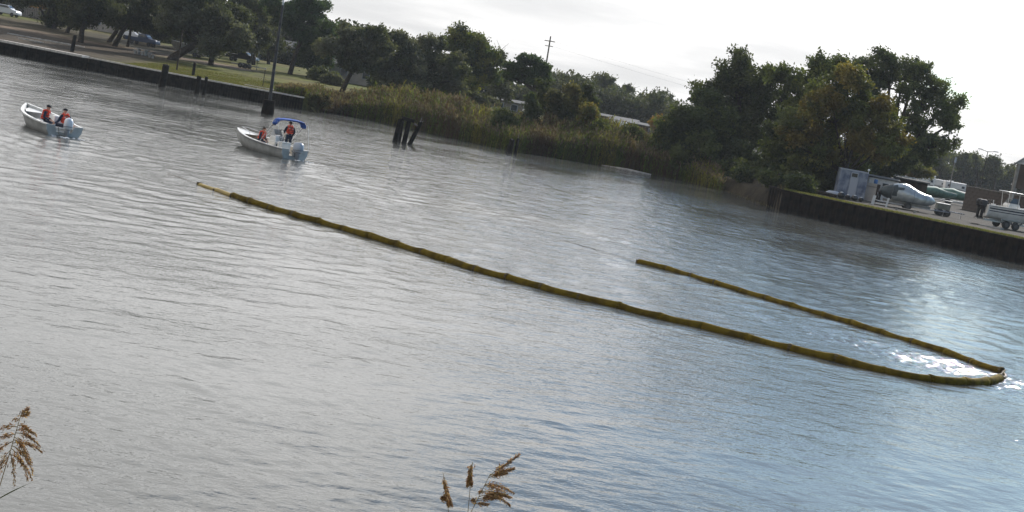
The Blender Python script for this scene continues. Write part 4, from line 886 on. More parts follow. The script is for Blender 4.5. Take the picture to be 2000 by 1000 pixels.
B_ = R(48); c2 = PZ(574, 311, 0)
cc, st2 = small_boat('console_boat', 'pale centre console boat with a folded blue sunshade and two people aboard', 'boat', (c2.x, c2.y, -.02), B_, 5.6, 2.2, .56, 1.0, (M['hullgrey'], M['tan'], M['hull'], M['rub']), .75, floor=.2)
con = MB().loft([[(-.33*a, 1.78-.28*b, z), (.33*a, 1.78-.28*b, z), (.33*a, 1.78+.36*b, z), (-.33*a, 1.78+.36*b, z)] for a, b, z in ((1, 1, .2), (1, 1, .75), (.95, .85, 1.0), (.8, .55, 1.14))]).build('console', M['hull'], cc)
bevel(con, .03); MB().box((0, 1.486, .48), (.46, .02, .34)).build('console_hatch', M['glass'], con)
MB().add([(-.30, 2.10, 1.08), (.30, 2.10, 1.08), (.25, 1.90, 1.46), (-.25, 1.90, 1.46)], [(0, 1, 2, 3)]).add([(-.30, 2.10, 1.08), (-.25, 1.90, 1.46), (-.28, 1.66, 1.10)], [(0, 1, 2)]).add([(.30, 2.10, 1.08), (.25, 1.90, 1.46), (.28, 1.66, 1.10)], [(0, 1, 2)]).build('windscreen', mat('tinted_screen', (.45, .46, .46), .15), con)
whl = MB(); whl.tube([(.15*math.cos(a*PI/8), 1.40+.05*math.sin(a*PI/8), 1.0+.15*math.sin(a*PI/8)) for a in range(17)], .014, 5, cap=False).tube([(0, 1.5, .95), (0, 1.40, 1.0)], .02, 6); whl.build('steering_wheel', M['black'], con)
seat = MB().box((-.12, .92, .55), (.68, .42, .46)).build('cooler_seat', M['hull'], cc); bevel(seat, .05)
bevel(MB().box((-.12, .92, .82), (.66, .42, .09)).build('seat_cushion', M['hull'], seat), .03); MB().box((-.12, .92, .27), (.6, .38, .10)).build('seat_base', M['rub'], seat)
MB().add([(-.55, 4.25, .80), (.55, 4.25, .80), (.33, 4.95, .90), (0, 5.40, .97), (-.33, 4.95, .90)], [(0, 1, 2, 3, 4)]).build('bow_deck', M['hull'], cc)
MB().box((0, 3.35, .34), (.9, .5, .28)).build('forward_seat', M['hull'], cc)
# sunshade: cloth bunched over three bows
can = MB(); rings = []
nB = 22
for i in range(nB+1):
    u = -1+2*i/nB; x = .98*u-.08; zt = 2.16-.10*abs(u)**2.2-(.22*max(0, abs(u)-.86)/.14); yy = .80-.10*u
    w = .34*(1-.35*abs(u)**3); th = .055+.016*math.sin(i*1.9)+(.045 if abs(u) > .85 else 0)
    rings.append([Vector((x+.02*math.sin(i+q), yy+w*math.cos(q*PI/5), zt+th*math.sin(q*PI/5)+.012*math.sin(q*2.3+i*1.3))) for q in range(10)])
can.loft(rings); sh = can.build('sunshade', M['blue'], cc, True)
for sg in (-1, 1):
    g_y = 2.05
    MB().tube([(sg*1.02, .80-.1*sg, 2.02), (sg*1.04, g_y, .62)], .022, 6).build('sunshade_pole', M['steel'], cc)
    MB().tube([(sg*1.03, 1.15, 1.66), (sg*1.02, .62-.1*sg, 2.00)], .016, 6).build('sunshade_strut', M['steel'], cc)
    MB().tube([(sg*1.04, .55-.1*sg, 2.0), (sg*1.03, .10, .58)], .009, 4).build('sunshade_strap', M['reflect'], cc)
MB().tube([(-1.04, .2, .55), (-1.04, .2, .82), (-1.04, 1.3, .84), (-1.04, 1.3, .57)], .014, 6).build('grab_rail', M['steel'], cc)
MB().tube([(.98, .5, .55), (.98, .5, .85), (.98, 1.4, .86), (.98, 1.4, .57)], .014, 6).build('grab_rail', M['steel'], cc)
MB().tube([(-.6, 3.6, .78), (-.62, 3.6, 1.0), (-.2, 4.9, 1.14), (0, 5.2, 1.12)], .013, 6).tube([(.6, 3.6, .78), (.62, 3.6, 1.0), (.2, 4.9, 1.14), (0, 5.2, 1.12)], .013, 6).build('bow_rail', M['steel'], cc)
outboard(cc, .05, -.18, .32, M['cowlgrey'], 1.02, R(-4), R(8))
MB().box((.55, .35, .28), (.5, .3, .16)).build('battery_box', M['tan'], cc)
bpy.context.view_layer.update()
person('person standing at the wheel of the console boat under the blue sunshade, seen from behind', loc_in(cc, .38, 1.22, .22), B_+R(-22), None, False, False, lean=.03,
       arms={'l': ((-.27, .08, 1.14), (-.18, .30, 1.05)), 'r': ((.27, .02, 1.14), (.20, .20, .98))})
person('person in red life vest sitting in the bow part of the console boat, leaning forward', loc_in(cc, -.12, 3.25, .485), B_+R(-160), None, True, False, lean=.16, headturn=R(-10),
       arms={'l': ((-.27, .16, .26), (-.14, .42, .17)), 'r': ((.27, .16, .26), (.12, .42, .15))})
# ripples of foam at the motors
for nm, cpt, rz in (('skiff', loc_in(skiff, .1, -.5, 0), A_), ('cc', loc_in(cc, .1, -.55, 0), B_)):
    g = np.random.default_rng(3); fm = MB()
    for i in range(34):
        q = Vector((g.normal()*.42, g.normal()*.20-.02, .0)); s = g.uniform(.015, .055); fm.ball(cpt+Matrix.Rotation(rz, 3, 'Z') @ q + Vector((0, 0, .012)), (s*1.6, s, s*.5), 6, 4)
    tag(fm.build('foam', M['foam'], None, True), 'white foam churned by the motor of the '+('skiff' if nm == 'skiff' else 'console boat'), kind='stuff')

# ================================================================== containment boom
def smooth_path(P, step):
    P = [Vector((*p, 0)) for p in P]; out = []
    for i in range(len(P)-1):
        p0, p1, p2, p3 = P[max(i-1, 0)], P[i], P[i+1], P[min(i+2, len(P)-1)]
        for k in range(8):
            t = k/8; out.append(0.5*((2*p1)+(p2-p0)*t+(2*p0-5*p1+4*p2-p3)*t*t+(3*p1-p0-3*p2+p3)*t**3))
    out.append(P[-1])
    res = [out[0]]; acc = 0
    for a, b in zip(out[:-1], out[1:]):
        d = (b-a).length
        while acc+d >= step:
            a = a.lerp(b, (step-acc)/d); d = (b-a).length; res.append(a); acc = 0
        acc += d
    return res
def boom(name, label, pts, seclen, r0, first_pale):
    root = empty(name, (*pts[0], 0), 0, label, 'containment boom'); o0 = Vector((*pts[0], 0)); fine = smooth_path(pts, seclen/8)
    ns = (len(fine)-1)//8; sk = MB(); g = random.Random(4)
    for s in range(ns):
        seg = [p-o0 for p in fine[s*8:s*8+9]]; rad = []; zz = []
        last = s in (0,)
        for j, p in enumerate(seg):
            u = j/8; r = r0*(.92+.05*math.sin((s*8+j)*.23)+.03*math.sin((s*8+j)*.71)); rad.append((r, r*1.0)); zz.append(.035+.03*abs(math.cos(PI*u))**6*(.3+.7*abs(math.sin((s+round(u))*2.3)))+.014*math.sin((s*8+j)*.31))
        if s < first_pale: rad = [(a*(.75+.15*s), b*(.55+.2*s)) for a, b in rad]; zz = [z*.4 for z in zz]
        mb = MB().tube([(p.x, p.y, z) for p, z in zip(seg, zz)], rad, 12); o = mb.build('float_section', M['boomtop'] if s < first_pale else M['boom'], root, True)
        a = seg[-1]; d = (seg[-1]-seg[-2]).normalized()
        MB().tube([a-d*.04+Vector((0, 0, zz[-1]+.004)), a+Vector((0, 0, zz[-1]+.008)), a+d*.04+Vector((0, 0, zz[-1]+.004))], [r0*.95, r0*.97, r0*.95] if s >= first_pale-1 else [(r0*1.02, r0*.5)]*3, 10).build('tie_band', M['boomband'] if g.random() < .4 else M['boom'], o)
    vs = []; fs = []
    for i, p in enumerate(fine[:ns*8+1]):
        n_ = .02*math.sin(i*.7); q = p-o0; d = (fine[min(i+1, len(fine)-1)]-fine[max(i-1, 0)]).normalized(); nn = Vector((d.y, -d.x, 0))
        for k, (off, z) in enumerate(((.03, .05), (.05+n_, -.45))):
            for sg in (0, 1): vs.append(q+nn*(off-.04*sg)+Vector((0, 0, z)))
    for i in range(ns*8): b = i*4; fs += [(b, b+4, b+6, b+2), (b+1, b+3, b+7, b+5), (b, b+1, b+5, b+4), (b+2, b+6, b+7, b+3)]
    sk.add(vs, fs); sk.build('skirt', M['boom'], root)
    for p, q in ((fine[0], fine[1]), (fine[ns*8], fine[ns*8-1])):
        d = (q-p).normalized(); e = p-o0; MB().box((e.x-d.x*.04, e.y-d.y*.04, .04), (.05, .22, .16), rz=math.atan2(d.y, d.x)).build('end_connector', M['boomband'], root)
    return root, fine
M['boomtop'] = mat('boom_yellow_faded', (0.36, 0.25, 0.045), 0.6, noise=(0.28, 0.19, 0.035), scale=3.0)
TIP = 24
bm1, fine1 = boom('containment_boom', 'long yellow brown floating boom, near leg from the towed flat end to the tip', BOOM[:TIP], 1.38, .152, 2)
bm2, fine2 = boom('containment_boom', 'shorter floating boom, far leg from the tip back towards the console boat', BOOM[TIP:][::-1], 1.38, .125, 0)
MB().tube([(BOOM[TIP-1][0]+.06, BOOM[TIP-1][1], .05), (BOOM[TIP-1][0]+.16, (BOOM[TIP-1][1]+BOOM[TIP][1])/2, .02), (BOOM[TIP][0]+.08, BOOM[TIP][1], .12)], .03, 6).build('coupling_strap', M['boomband'], bm1).location = -Vector((*BOOM[0], 0))
def rope(label, pts):
    o = MB().tube(pts, .009, 5).build('tow_rope', M['rope']); tag(o, label, 'rope')
s_ = loc_in(skiff, -.75, 0, .4)
rope('thin tow rope running from the flat end of the long boom towards the skiff', [(BOOM[0][0], BOOM[0][1], .05), (BOOM[0][0]-.5, BOOM[0][1]+.7, .02), (BOOM[0][0]-1.6, BOOM[0][1]+2.2, .012), (BOOM[0][0]-2.6, BOOM[0][1]+3.5, -.03)])
rope('thin tow rope running from the far boom leg towards the console boat', [(BOOM[-1][0], BOOM[-1][1], .06), (BOOM[-1][0]-.6, BOOM[-1][1]+.8, .03), (BOOM[-1][0]-2.6, BOOM[-1][1]+3.2, .012), (BOOM[-1][0]-3.6, BOOM[-1][1]+4.4, -.03)])

tp_ = MB(); a0, b0 = Vector((*BOOM[TIP-1], .04)), Vector((*BOOM[TIP], .06))
tp_.tube([a0, (a0+b0)/2+Vector((.12, 0, -.03)), b0], .045, 6); tag(tp_.build('coupling_strap', M['boomband']), 'short dark strap coupling both boom legs at the tip', 'strap')

# ================================================================== the boat yard at the right
YZ = 1.8
def yard(px, Y): q = XY(px, Y); return (q.x, Y, float(ground(q.x, Y)))
def wheel(parent, x, y, z, r=.33, w=.22, name='wheel'):
    o = MB().tube([(x-w/2, y, z), (x-w*.35, y, z), (x+w*.35, y, z), (x+w/2, y, z)], [r*.88, r, r, r*.88], 16).build(name, M['black'], parent)
    MB().tube([(x-w/2-.012, y, z), (x+w/2+.012, y, z)], r*.5, 12).build('rim', M['roofg'], o); return o
# blue container with a door and an air conditioner hole in its end
K = R(-8)
ct = empty('storage_container', yard(1660, 141), K, 'faded blue ribbed storage container at the edge of the trees', 'container')
w_ = MB()
def ribwall(mb, a, b, z0, z1, n, dep=.04):
    a, b = Vector(a), Vector(b); d = (b-a)/n; nn = Vector((d.y, -d.x, 0)).normalized()*dep
    pts = []
    for i in range(n):
        p = a+d*i; pts += [p, p+d*.45, p+d*.5+nn, p+d*.95+nn]
    pts.append(b)
    vs = [(p.x, p.y, z) for z in (z0, z1) for p in pts]; k = len(pts); mb.add(vs, [(i, i+1, k+i+1, k+i) for i in range(k-1)])
Wc, Lc, Hc = 2.45, 5.2, 2.55
ribwall(w_, (-Wc/2, 0, 0), (Wc/2, 0, 0), .1, Hc, 9); ribwall(w_, (Wc/2, 0, 0), (Wc/2, Lc, 0), .1, Hc, 18); ribwall(w_, (-Wc/2, Lc, 0), (-Wc/2, 0, 0), .1, Hc, 18); ribwall(w_, (Wc/2, Lc, 0), (-Wc/2, Lc, 0), .1, Hc, 9)
w_.build('ribbed_wall', M['bluecont'], ct)
MB().box((0, Lc/2, Hc+.03), (Wc+.1, Lc+.1, .08)).build('roof', M['bluetrim'], ct)
fr = MB()
for x in (-Wc/2, Wc/2):
    for y in (0, Lc): fr.box((x, y, Hc/2), (.13, .13, Hc))
fr.box((0, 0, .1), (Wc, .14, .16)).build('frame', M['bluecont'], ct)
dr = MB().box((.05, -.075, 1.05), (.72, .05, 1.85)).build('door', M['bluetrim'], ct); MB().box((.32, -.12, 1.0), (.04, .05, .14)).build('handle', M['galv'], dr)
ac = MB().box((.02, -.09, 2.17), (.66, .10, .46)).build('window', M['bluetrim'], ct); MB().box((.02, -.145, 2.17), (.52, .02, .34)).build('pane', M['glass'], ac)
MB().tube([(Wc/2-.02, -.1, Hc), (Wc/2-.02, -.1, Hc+.25)], .025, 6).ball((Wc/2-.02, -.1, Hc+.33), .12, 8, 6).build('yard_light', M['lamp'], ct)
# white shed
sh_ = empty('white_shed', yard(1716, 147), R(-12), 'white box shed with a small window behind the covered boat', 'shed')
MB().box((.1, 1.6, 1.1), (2.9, 3.2, 2.3)).build('wall', M['white'], sh_); MB().box((.1, 1.6, 2.31), (3.15, 3.5, .12), rx=R(2)).build('roof', M['roofg'], sh_)
wi = MB().box((.35, -.03, 1.65), (.62, .07, .40)).build('window', M['bluetrim'], sh_); MB().box((.35, -.075, 1.65), (.52, .02, .30)).build('pane', M['glass'], wi)
MB().box((1.5, -.02, 1.1), (.07, .05, 2.2)).box((-1.3, -.02, 1.1), (.07, .05, 2.2)).build('corner_trim', M['bluetrim'], sh_)
pn = empty('leaning_panel', yard(1697, 141.5), R(-10), 'pale beige board leaning between the container and the white shed', 'panel')
MB().box((0, 0, .85), (.95, .08, 1.75), rx=R(-4)).build('board', M['beige'], pn); [MB().box((0, -.06, z_), (.95, .04, .06)).build('batten', M['greywood'], pn) for z_ in (.2, 1.4)]
o = MB().tube([(0, 0, 0), (0, 0, .05), (0, 0, .36), (0, 0, .40)], [.16, .18, .18, .15], 14).build('blue_drum', M['bluedrum'], None, True, yard(1703, 142.4)); o.location.z += 1.72; tag(o, 'small bright blue drum standing above the beige board', 'drum')
MB().box((0, 0, 0), (.9, .5, 1.70)).build('drum_stand', M['brown'], None, loc=Vector(yard(1703, 142.4))+Vector((0, 0, .85))); tag(bpy.data.objects['drum_stand'], 'dark stand behind the beige board carrying the blue drum', 'stand')
# dark brown lean-to behind the covered boat
bs = empty('brown_shed', yard(1772, 165), R(-10), 'dark brown open fronted lean-to behind the covered boat', 'shed')
MB().box((0, 1.5, 1.2), (3.6, 2.6, 2.4)).build('wall', M['brown'], bs); MB().box((0, 1.3, 2.47), (4.0, 3.3, .13), rx=R(3)).build('roof', M['roofg'], bs); MB().box((-1.4, .17, 1.3), (.9, .06, 1.9)).build('door', M['roofbrown'], bs)
MB().box((1.5, .17, 1.2), (.5, .06, 2.0)).build('shutter', M['roofbrown'], bs)
g = random.Random(9); sc_ = MB(); l = Vector(yard(1772, 165))
for i in range(12): sc_.box(l+Vector((-1.9+i*.36, .2+g.uniform(0, .5), 2.64)), (g.uniform(.2, .5), g.uniform(.15, .3), g.uniform(.06, .2)), rz=g.uniform(0, 3))
tag(sc_.build('roof_clutter', M['white']), 'pale clutter lying on the roof of the brown lean-to', kind='stuff')
# covered boat on its trailer
cb_ = empty('covered_boat', yard(1764, 136.5), R(-6), 'boat under a silver tarpaulin on a trailer by the seawall', 'boat'); cb_.scale = (.9, .9, .86)
secs = [(-2.75, .10, 1.45, 1.62), (-2.45, .42, 1.12, 1.95), (-2.0, .70, .90, 2.20), (-1.5, .92, .75, 2.45), (-1.0, 1.0, .68, 2.62), (-.4, 1.02, .64, 2.70), (.1, 1.02, .62, 2.66), (.7, 1.0, .62, 2.38), (1.3, .95, .66, 2.12), (1.9, .82, .72, 1.96), (2.3, .66, .78, 1.92), (2.7, .42, .92, 1.72), (2.95, .14, 1.15, 1.42)]
rings = []
for i, (x, w, zb_, zt_) in enumerate(secs):
    rg = []
    for q in range(18):
        a = q*2*PI/18; cy_, sz_ = math.cos(a), math.sin(a); zz = (zb_+zt_)/2+(zt_-zb_)/2*(math.copysign(abs(sz_)**(.75 if sz_ < 0 else 1.25), sz_)); ww = w*(math.copysign(abs(cy_)**.6, cy_) if sz_ < .2 else cy_)
        rg.append(Vector((x+.05*math.sin(q*2.1+i), ww*(1+.035*math.sin(i*2.7+q*1.9)), zz+.03*math.sin(q*3.3+i*1.3))))
    rings.append(rg)
cov = MB().loft(rings).build('tarpaulin', M['tarp'], cb_, True); cov.data.materials.append(M['tarpdark'])
for p_ in cov.data.polygons:
    if p_.center.x < -1.2+.9*(p_.center.z-1.4) and p_.center.z < 2.35: p_.material_index = 1
mb = MB()
for i in (3, 7, 9): mb.tube([Vector(p)*1.0+Vector((0, 0, .012)) for p in [(v.x, v.y*1.015, v.z) for v in rings[i]]], .018, 4, cap=False)
mb.build('tie_rope', M['rub'], cov)
e = outboard(cb_, -2.55, 0, 1.05, M['black'], .8, 0, R(90)); e.rotation_euler = (0, R(-28), R(90))
MB().loft([[Vector((x, y*w, z)) for y, z in ((-1, .74), (-.7, .46), (0, .36), (.7, .46), (1, .74))] for x, w in ((-2.1, .88), (0, .95), (1.6, .85), (2.6, .3))], cap=True, closed=False).build('hull', M['hullgrey'], cb_, True)
tr = empty('boat_trailer', yard(1768, 136.5), R(-6), 'boat trailer with steel rails under the tarpaulin covered boat', 'trailer')
fr = MB()
for y in (-.62, .62): fr.box((-.1, y, .38), (4.6, .09, .12)).box((.3, y*.6, .50), (3.0, .12, .05))
for x in (-2.2, -1.0, .2, 1.4, 2.2): fr.box((x, 0, .36), (.08, 1.24, .09))
fr.build('frame', M['galv'], tr); MB().tube([(2.2, 0, .38), (3.6, 0, .42), (3.9, 0, .42)], .055, 6).tube([(3.4, 0, 0), (3.4, 0, .5)], .03, 6).build('drawbar', M['galv'], tr)
for y in (-.82, .82):
    o = wheel(tr, 0, 0, 0, .34, .2); o.rotation_euler = (0, 0, R(90)); o.location = (.05, y, .34)
    MB().box((.05, y, .72), (.86, .24, .04)).build('mudguard', M['black'], tr)
ut = empty('utility_trailer', yard(1838, 137.0), R(-6), 'small olive box trailer with twin wheels in front of the covered boat', 'trailer')
MB().box((0, 0, .86), (1.15, 1.3, .50)).build('body', M['box'], ut); MB().box((0, 0, 1.13), (1.22, 1.38, .05)).build('lid', M['white'], ut)
MB().box((0, 0, .52), (1.3, .1, .10)).box((0, -.6, .52), (1.3, .08, .10)).box((0, .6, .52), (1.3, .08, .10)).build('frame', M['galv'], ut)
for x in (-.27, .38):
    for y in (-.66, .66): o = wheel(ut, 0, 0, 0, .31, .2); o.rotation_euler = (0, 0, R(90)); o.location = (x, y, .31)
MB().tube([(.6, -.45, .52), (1.7, 0, .50), (2.05, 0, .50)], .045, 6).tube([(.6, .45, .52), (1.7, 0, .50)], .045, 6).tube([(1.75, 0, 0), (1.75, 0, .62)], .03, 6).build('drawbar', M['galv'], ut)
# pale frame, boards, floats
fr_ = empty('folding_stand', yard(1718, 133.5), R(-6), 'low white stand on the grass left of the covered boat', 'stand')
MB().box((-.62, 0, .42), (.26, .07, .84), ry=R(6)).build('post', M['white'], fr_); MB().box((.62, 0, .42), (.16, .07, .84), ry=R(6)).build('post', M['white'], fr_); MB().box((0, 0, .16), (1.1, .06, .08)).box((0, 0, .46), (1.1, .05, .05)).build('rail', M['white'], fr_)
pl_ = MB().box((0, 0, .22), (2.3, .28, .06)).build('plank', M['greywood'], None, loc=yard(1768, 130.8)); pl_.rotation_euler.z = R(-4); tag(pl_, 'weathered plank lying on blocks in the seawall grass', 'plank')
MB().box((-.8, 0, .1), (.2, .3, .19)).box((.8, 0, .1), (.2, .3, .19)).build('block', M['concrete'], pl_)
for i, (px, r, lab, mm) in enumerate(((1642, .34, 'white topped round float lying nearest the blue container corner', 'hull'), (1655, .26, 'second round float from the left below the blue container', 'black'), (1668, .30, 'third round dark float below the blue container', 'black'), (1681, .24, 'rightmost small round float below the blue container', 'black'))):
    f = empty('mooring_float', yard(px, 134.5+.3*(i % 2)), i*.8, lab, 'float', 'floats on the grass below the blue container')
    MB().ball((0, 0, r*.85), (r, r, r*.85), 14, 9).build('shell', M['black'], f, True); MB().ball((0, 0, r*1.35), (r*.62, r*.62, r*.40), 12, 6).build('cap', M['hull'], f, True); MB().tube([(0, 0, r*1.6), (0, 0, r*1.9)], .04, 6).build('eye', M['galv'], f)
tb_ = MB(); tb_.loft([[Vector((x, .32*w*math.cos(q*PI/6), .25+.27*w*max(math.sin(q*PI/6), -.9)+.02*math.sin(q*2+x*5))) for q in range(12)] for x, w in ((-.65, .3), (-.4, .9), (0, 1), (.4, .85), (.68, .4))]); tag(tb_.build('folded_tarp', M['bluetrim'], None, True, yard(1626, 136)), 'pale blue grey folded tarpaulin left of the round floats', 'tarpaulin').rotation_euler.z = R(-20)
tag(MB().tube([(-1.8, 0, .14), (0, .1, .17), (1.6, 0, .13)], [.16, .17, .14], 8).build('log', M['bark'], None, True, yard(1600, 135)), 'dark log lying at the left end of the seawall top', 'log').rotation_euler.z = R(-30)
sl = MB().box((0, 0, .05), (1.9, 1.1, .12)).build('concrete_slab', M['concrete'], None, loc=yard(1936, 129.3)); sl.rotation_euler.z = R(-35); tag(sl, 'pale concrete slab on the ground behind the motor boat trailer', 'slab')

# white motor boat with two black outboards on a twin axle trailer, bow beyond the frame
mbq = yard(1914, 133.2); RZ = R(-82)
mo, st3 = small_boat('motor_boat', 'white motor boat with dark stripes and a windscreen on a trailer at the right edge', 'boat', mbq, RZ, 7.4, 2.45, 1.0, 1.35, (M['hull'], M['hull_in'], M['hull'], M['rub']), .9, .12, .45)
mo.location.z = mbq[2]+.86
for z, hgt in ((.74, .05), (.52, .035)):
    s_m = MB()
    for sg in (-1, 1):
        rr_ = []
        for (y, w, zz, cw, cz, kz) in st3[:13]:
            t_ = (z+(zz-1.0)*.6); f = (t_-cz)/max(zz-cz, .01); ww = cw+(w-cw)*min(1, f)+.018; rr_.append([Vector((sg*ww, y, t_-hgt)), Vector((sg*ww, y, t_+hgt))])
        s_m.loft(rr_, cap=False, closed=False)
    s_m.build('stripe', M['navy'], mo)
for x in (-.38, .38): outboard(mo, x, -.22, .62, M['black'], 1.12, R(0))
cn = MB().loft([[(-.6*a, 2.4+o-.4*b, z), (.6*a, 2.4+o-.4*b, z), (.6*a, 2.4+o+.7*b, z), (-.6*a, 2.4+o+.7*b, z)] for a, b, z, o in ((1, 1, .5, 0), (1, 1, 1.25, 0), (.9, .8, 1.45, .05))]).build('console', M['hull'], mo); bevel(cn, .03)
MB().loft([[(-.56*a, 2.1+b, z), (.56*a, 2.1+b, z), (.56*a, 3.05-b*.6, z), (-.56*a, 3.05-b*.6, z)] for a, b, z in ((1, 0, 1.45), (.86, .25, 1.92))]).build('windscreen', M['glass'], cn)
tt = MB().box((0, 2.3, 2.42), (1.9, 1.5, .07)).build('hard_top', M['hull'], mo); bevel(tt, .02)
for x in (-.62, .62):
    for y in (1.9, 2.9): MB().tube([(x, y, 1.1), (x*1.15, y-.1, 2.40)], .03, 6).build('top_post', M['white'], mo)
for x in (-.5, .1, .55): MB().tube([(x, .6, 1.0), (x+.05, .52, 1.45)], .035, 6).box((x, .6, 1.02), (.3, .34, .22)).build('stern_gear', M['black'] if x < .3 else M['white'], mo)
MB().tube([(-1.26, 1.35, 1.02), (-1.30, 1.1, .45), (-.95, .75, -.35)], .028, 5).build('tie_strap', M['white'], mo)
t2 = empty('boat_trailer', mbq, RZ, 'twin axle trailer carrying the white motor boat at the right edge', 'trailer')
fr = MB()
for x in (-.72, .72): fr.box((x, 3.1, .52), (.11, 6.4, .15)).box((x*.75, 2.4, .68), (.16, 3.8, .06))
for y in (.2, 1.8, 3.4, 5.0): fr.box((0, y, .50), (1.44, .1, .1))
fr.build('frame', M['galv'], t2)
for y in (1.95, 2.85):
    for x in (-.98, .98): wheel(t2, x, y, .36, .36, .22)
for x in (-.98, .98): MB().box((x, 2.4, .80), (.28, 2.0, .05)).box((x, 1.42, .68), (.28, .05, .26), rx=R(20)).box((x, 3.38, .68), (.28, .05, .26), rx=R(-20)).build('mudguard', M['galv'], t2)

# block wall with coping
bwA, bwB = Vector(yard(1879, 176)), Vector(yard(2040, 168))
bw = empty('block_wall', bwA, math.atan2((bwB-bwA).y, (bwB-bwA).x), 'long brown concrete block wall at the back of the yard', 'wall'); Lb = (bwB-bwA).length
blk = MB().box((0, 0, 0), (.58, .22, .37)); first = None; cores = MB().box((Lb/2, .06, 1.35), (Lb, .14, 2.72)).build('wall_core', M['block'], bw)
rows = 7; nper = int(Lb/.61)
for r_ in range(rows):
    for c_ in range(min(nper, 42)):
        x = (c_+.5+(.5 if r_ % 2 else 0))*.61
        if x > Lb-.3: continue
        if first is None: first = blk.build('block', M['block'], bw); o = first
        else: o = inst(first, bw)
        o.location = (x, random.uniform(-.012, .012), .2+r_*.385)
MB().box((Lb/2, 0, 2.80), (Lb+.1, .36, .10)).build('coping', M['greywood'], bw)

# open boat shed with white gable at the right edge
hs = empty('boat_shed', yard(1966, 166), R(-19), 'tall open boat shed with white gable and round posts at the right edge', 'shed')
for x in (0, 4.2, 8.4):
    for y in (0, 6): MB().tube([(x, y, 0), (x+.05, y, 6.3)], .24, 10).build('post', M['concrete'], hs)
MB().add([(-.3, -.25, 6.3), (8.8, -.25, 6.3), (4.2, -.25, 10.4), (-.3, -.17, 6.3), (8.8, -.17, 6.3), (4.2, -.17, 10.4)], [(0, 1, 2), (5, 4, 3), (0, 3, 4, 1), (1, 4, 5, 2), (2, 5, 3, 0)]).build('gable', M['white'], hs)
for sg in (0, 1):
    a, b = ((-.6, 6.17), (4.2, 10.5)) if not sg else ((4.2, 10.5), (9.0, 6.17))
    MB().add([(a[0], -.6, a[1]), (b[0], -.6, b[1]), (b[0], 7, b[1]), (a[0], 7, a[1]), (a[0], -.6, a[1]-.1), (b[0], -.6, b[1]-.1), (b[0], 7, b[1]-.1), (a[0], 7, a[1]-.1)], [(0, 1, 2, 3), (7, 6, 5, 4), (0, 4, 5, 1), (3, 2, 6, 7), (1, 5, 6, 2), (0, 3, 7, 4)]).build('roof', M['white'], hs)
MB().box((4.3, -.12, 4.95), (8.2, .06, 2.70)).build('hanging_panel', M['roofbrown'], hs)

# parked campers and boats far back in the yard
def camper(px, Y, Lw, Hh, rz, lab, grp='white campers parked behind the yard'):
    c = empty('camper', yard(px, Y), rz, lab, 'camper', grp)
    b = MB().prism([(-Lw/2, 0), (Lw/2, 0), (Lw/2, 2.3), (-Lw/2, 2.3)], .5, Hh).build('body', M['white'], c); bevel(b, .15)
    n = max(2, int(Lw/1.7))
    for k in range(n):
        x = -Lw/2+.8+k*(Lw-1.4)/max(n-1, 1); w = MB().box((x, -.02, Hh*.62), (.62, .05, .5)).build('window', M['bluetrim'], c); MB().box((x, -.055, Hh*.62), (.52, .02, .4)).build('pane', M['glass'], w)
    MB().box((0, -.02, Hh*.36), (Lw-.4, .03, .08)).build('stripe', M['roofbrown'], c); MB().box((-Lw*.2, 1.1, Hh+.08), (.8, .7, .22)).build('roof_unit', M['white'], c)
    for x in (-Lw*.28, Lw*.25):
        o = wheel(c, 0, 0, 0, .34, .2); o.rotation_euler = (0, 0, R(90)); o.location = (x, .15, .34)
camper(1795, 270, 5.0, 2.8, R(-6), 'white camper just right of the brown lean-to roof')
camper(1864, 300, 4.2, 2.1, R(-4), 'white camper with a dark door right of the green covered boats')
camper(1826, 310, 4.0, 2.0, R(-14), 'white camper furthest back between the two others')
def covered_small(px, Y, rz, lab, s=1.0):
    c = empty('stored_boat', yard(px, Y), rz, lab, 'boat', 'green covered boats stored behind the yard'); c.scale = (s, s, s)
    rings = []
    for x, w, zb_, zt_ in ((-2.6, .8, .8, 1.35), (-1.5, 1.05, .65, 1.75), (0, 1.1, .6, 1.95), (1.4, .9, .65, 1.65), (2.7, .12, 1.1, 1.5)):
        rings.append([Vector((x, w*math.cos(q*PI/6), (zb_+zt_)/2+(zt_-zb_)/2*math.sin(q*PI/6))) for q in range(12)])
    MB().loft(rings).build('cover', M['green'], c, True); MB().box((0, 0, 1.72), (1.6, .3, .14)).box((1.6, 0, 1.6), (1.3, .5, .08), ry=R(10)).build('cover_ridge', M['white'], c)
    MB().box((0, 0, .42), (4.8, 1.2, .12)).tube([(2.4, 0, .42), (3.6, 0, .42)], .05, 6).build('trailer_frame', M['galv'], c)
    for y in (-.8, .8): o = wheel(c, 0, 0, 0, .33, .2); o.rotation_euler = (0, 0, R(90)); o.location = (-.3, y, .33)
covered_small(1822, 186, R(-10), 'green covered boat on a trailer behind the small olive box trailer'); covered_small(1856, 192, R(-25), 'green covered boat on a trailer left of the block wall', 1.05)
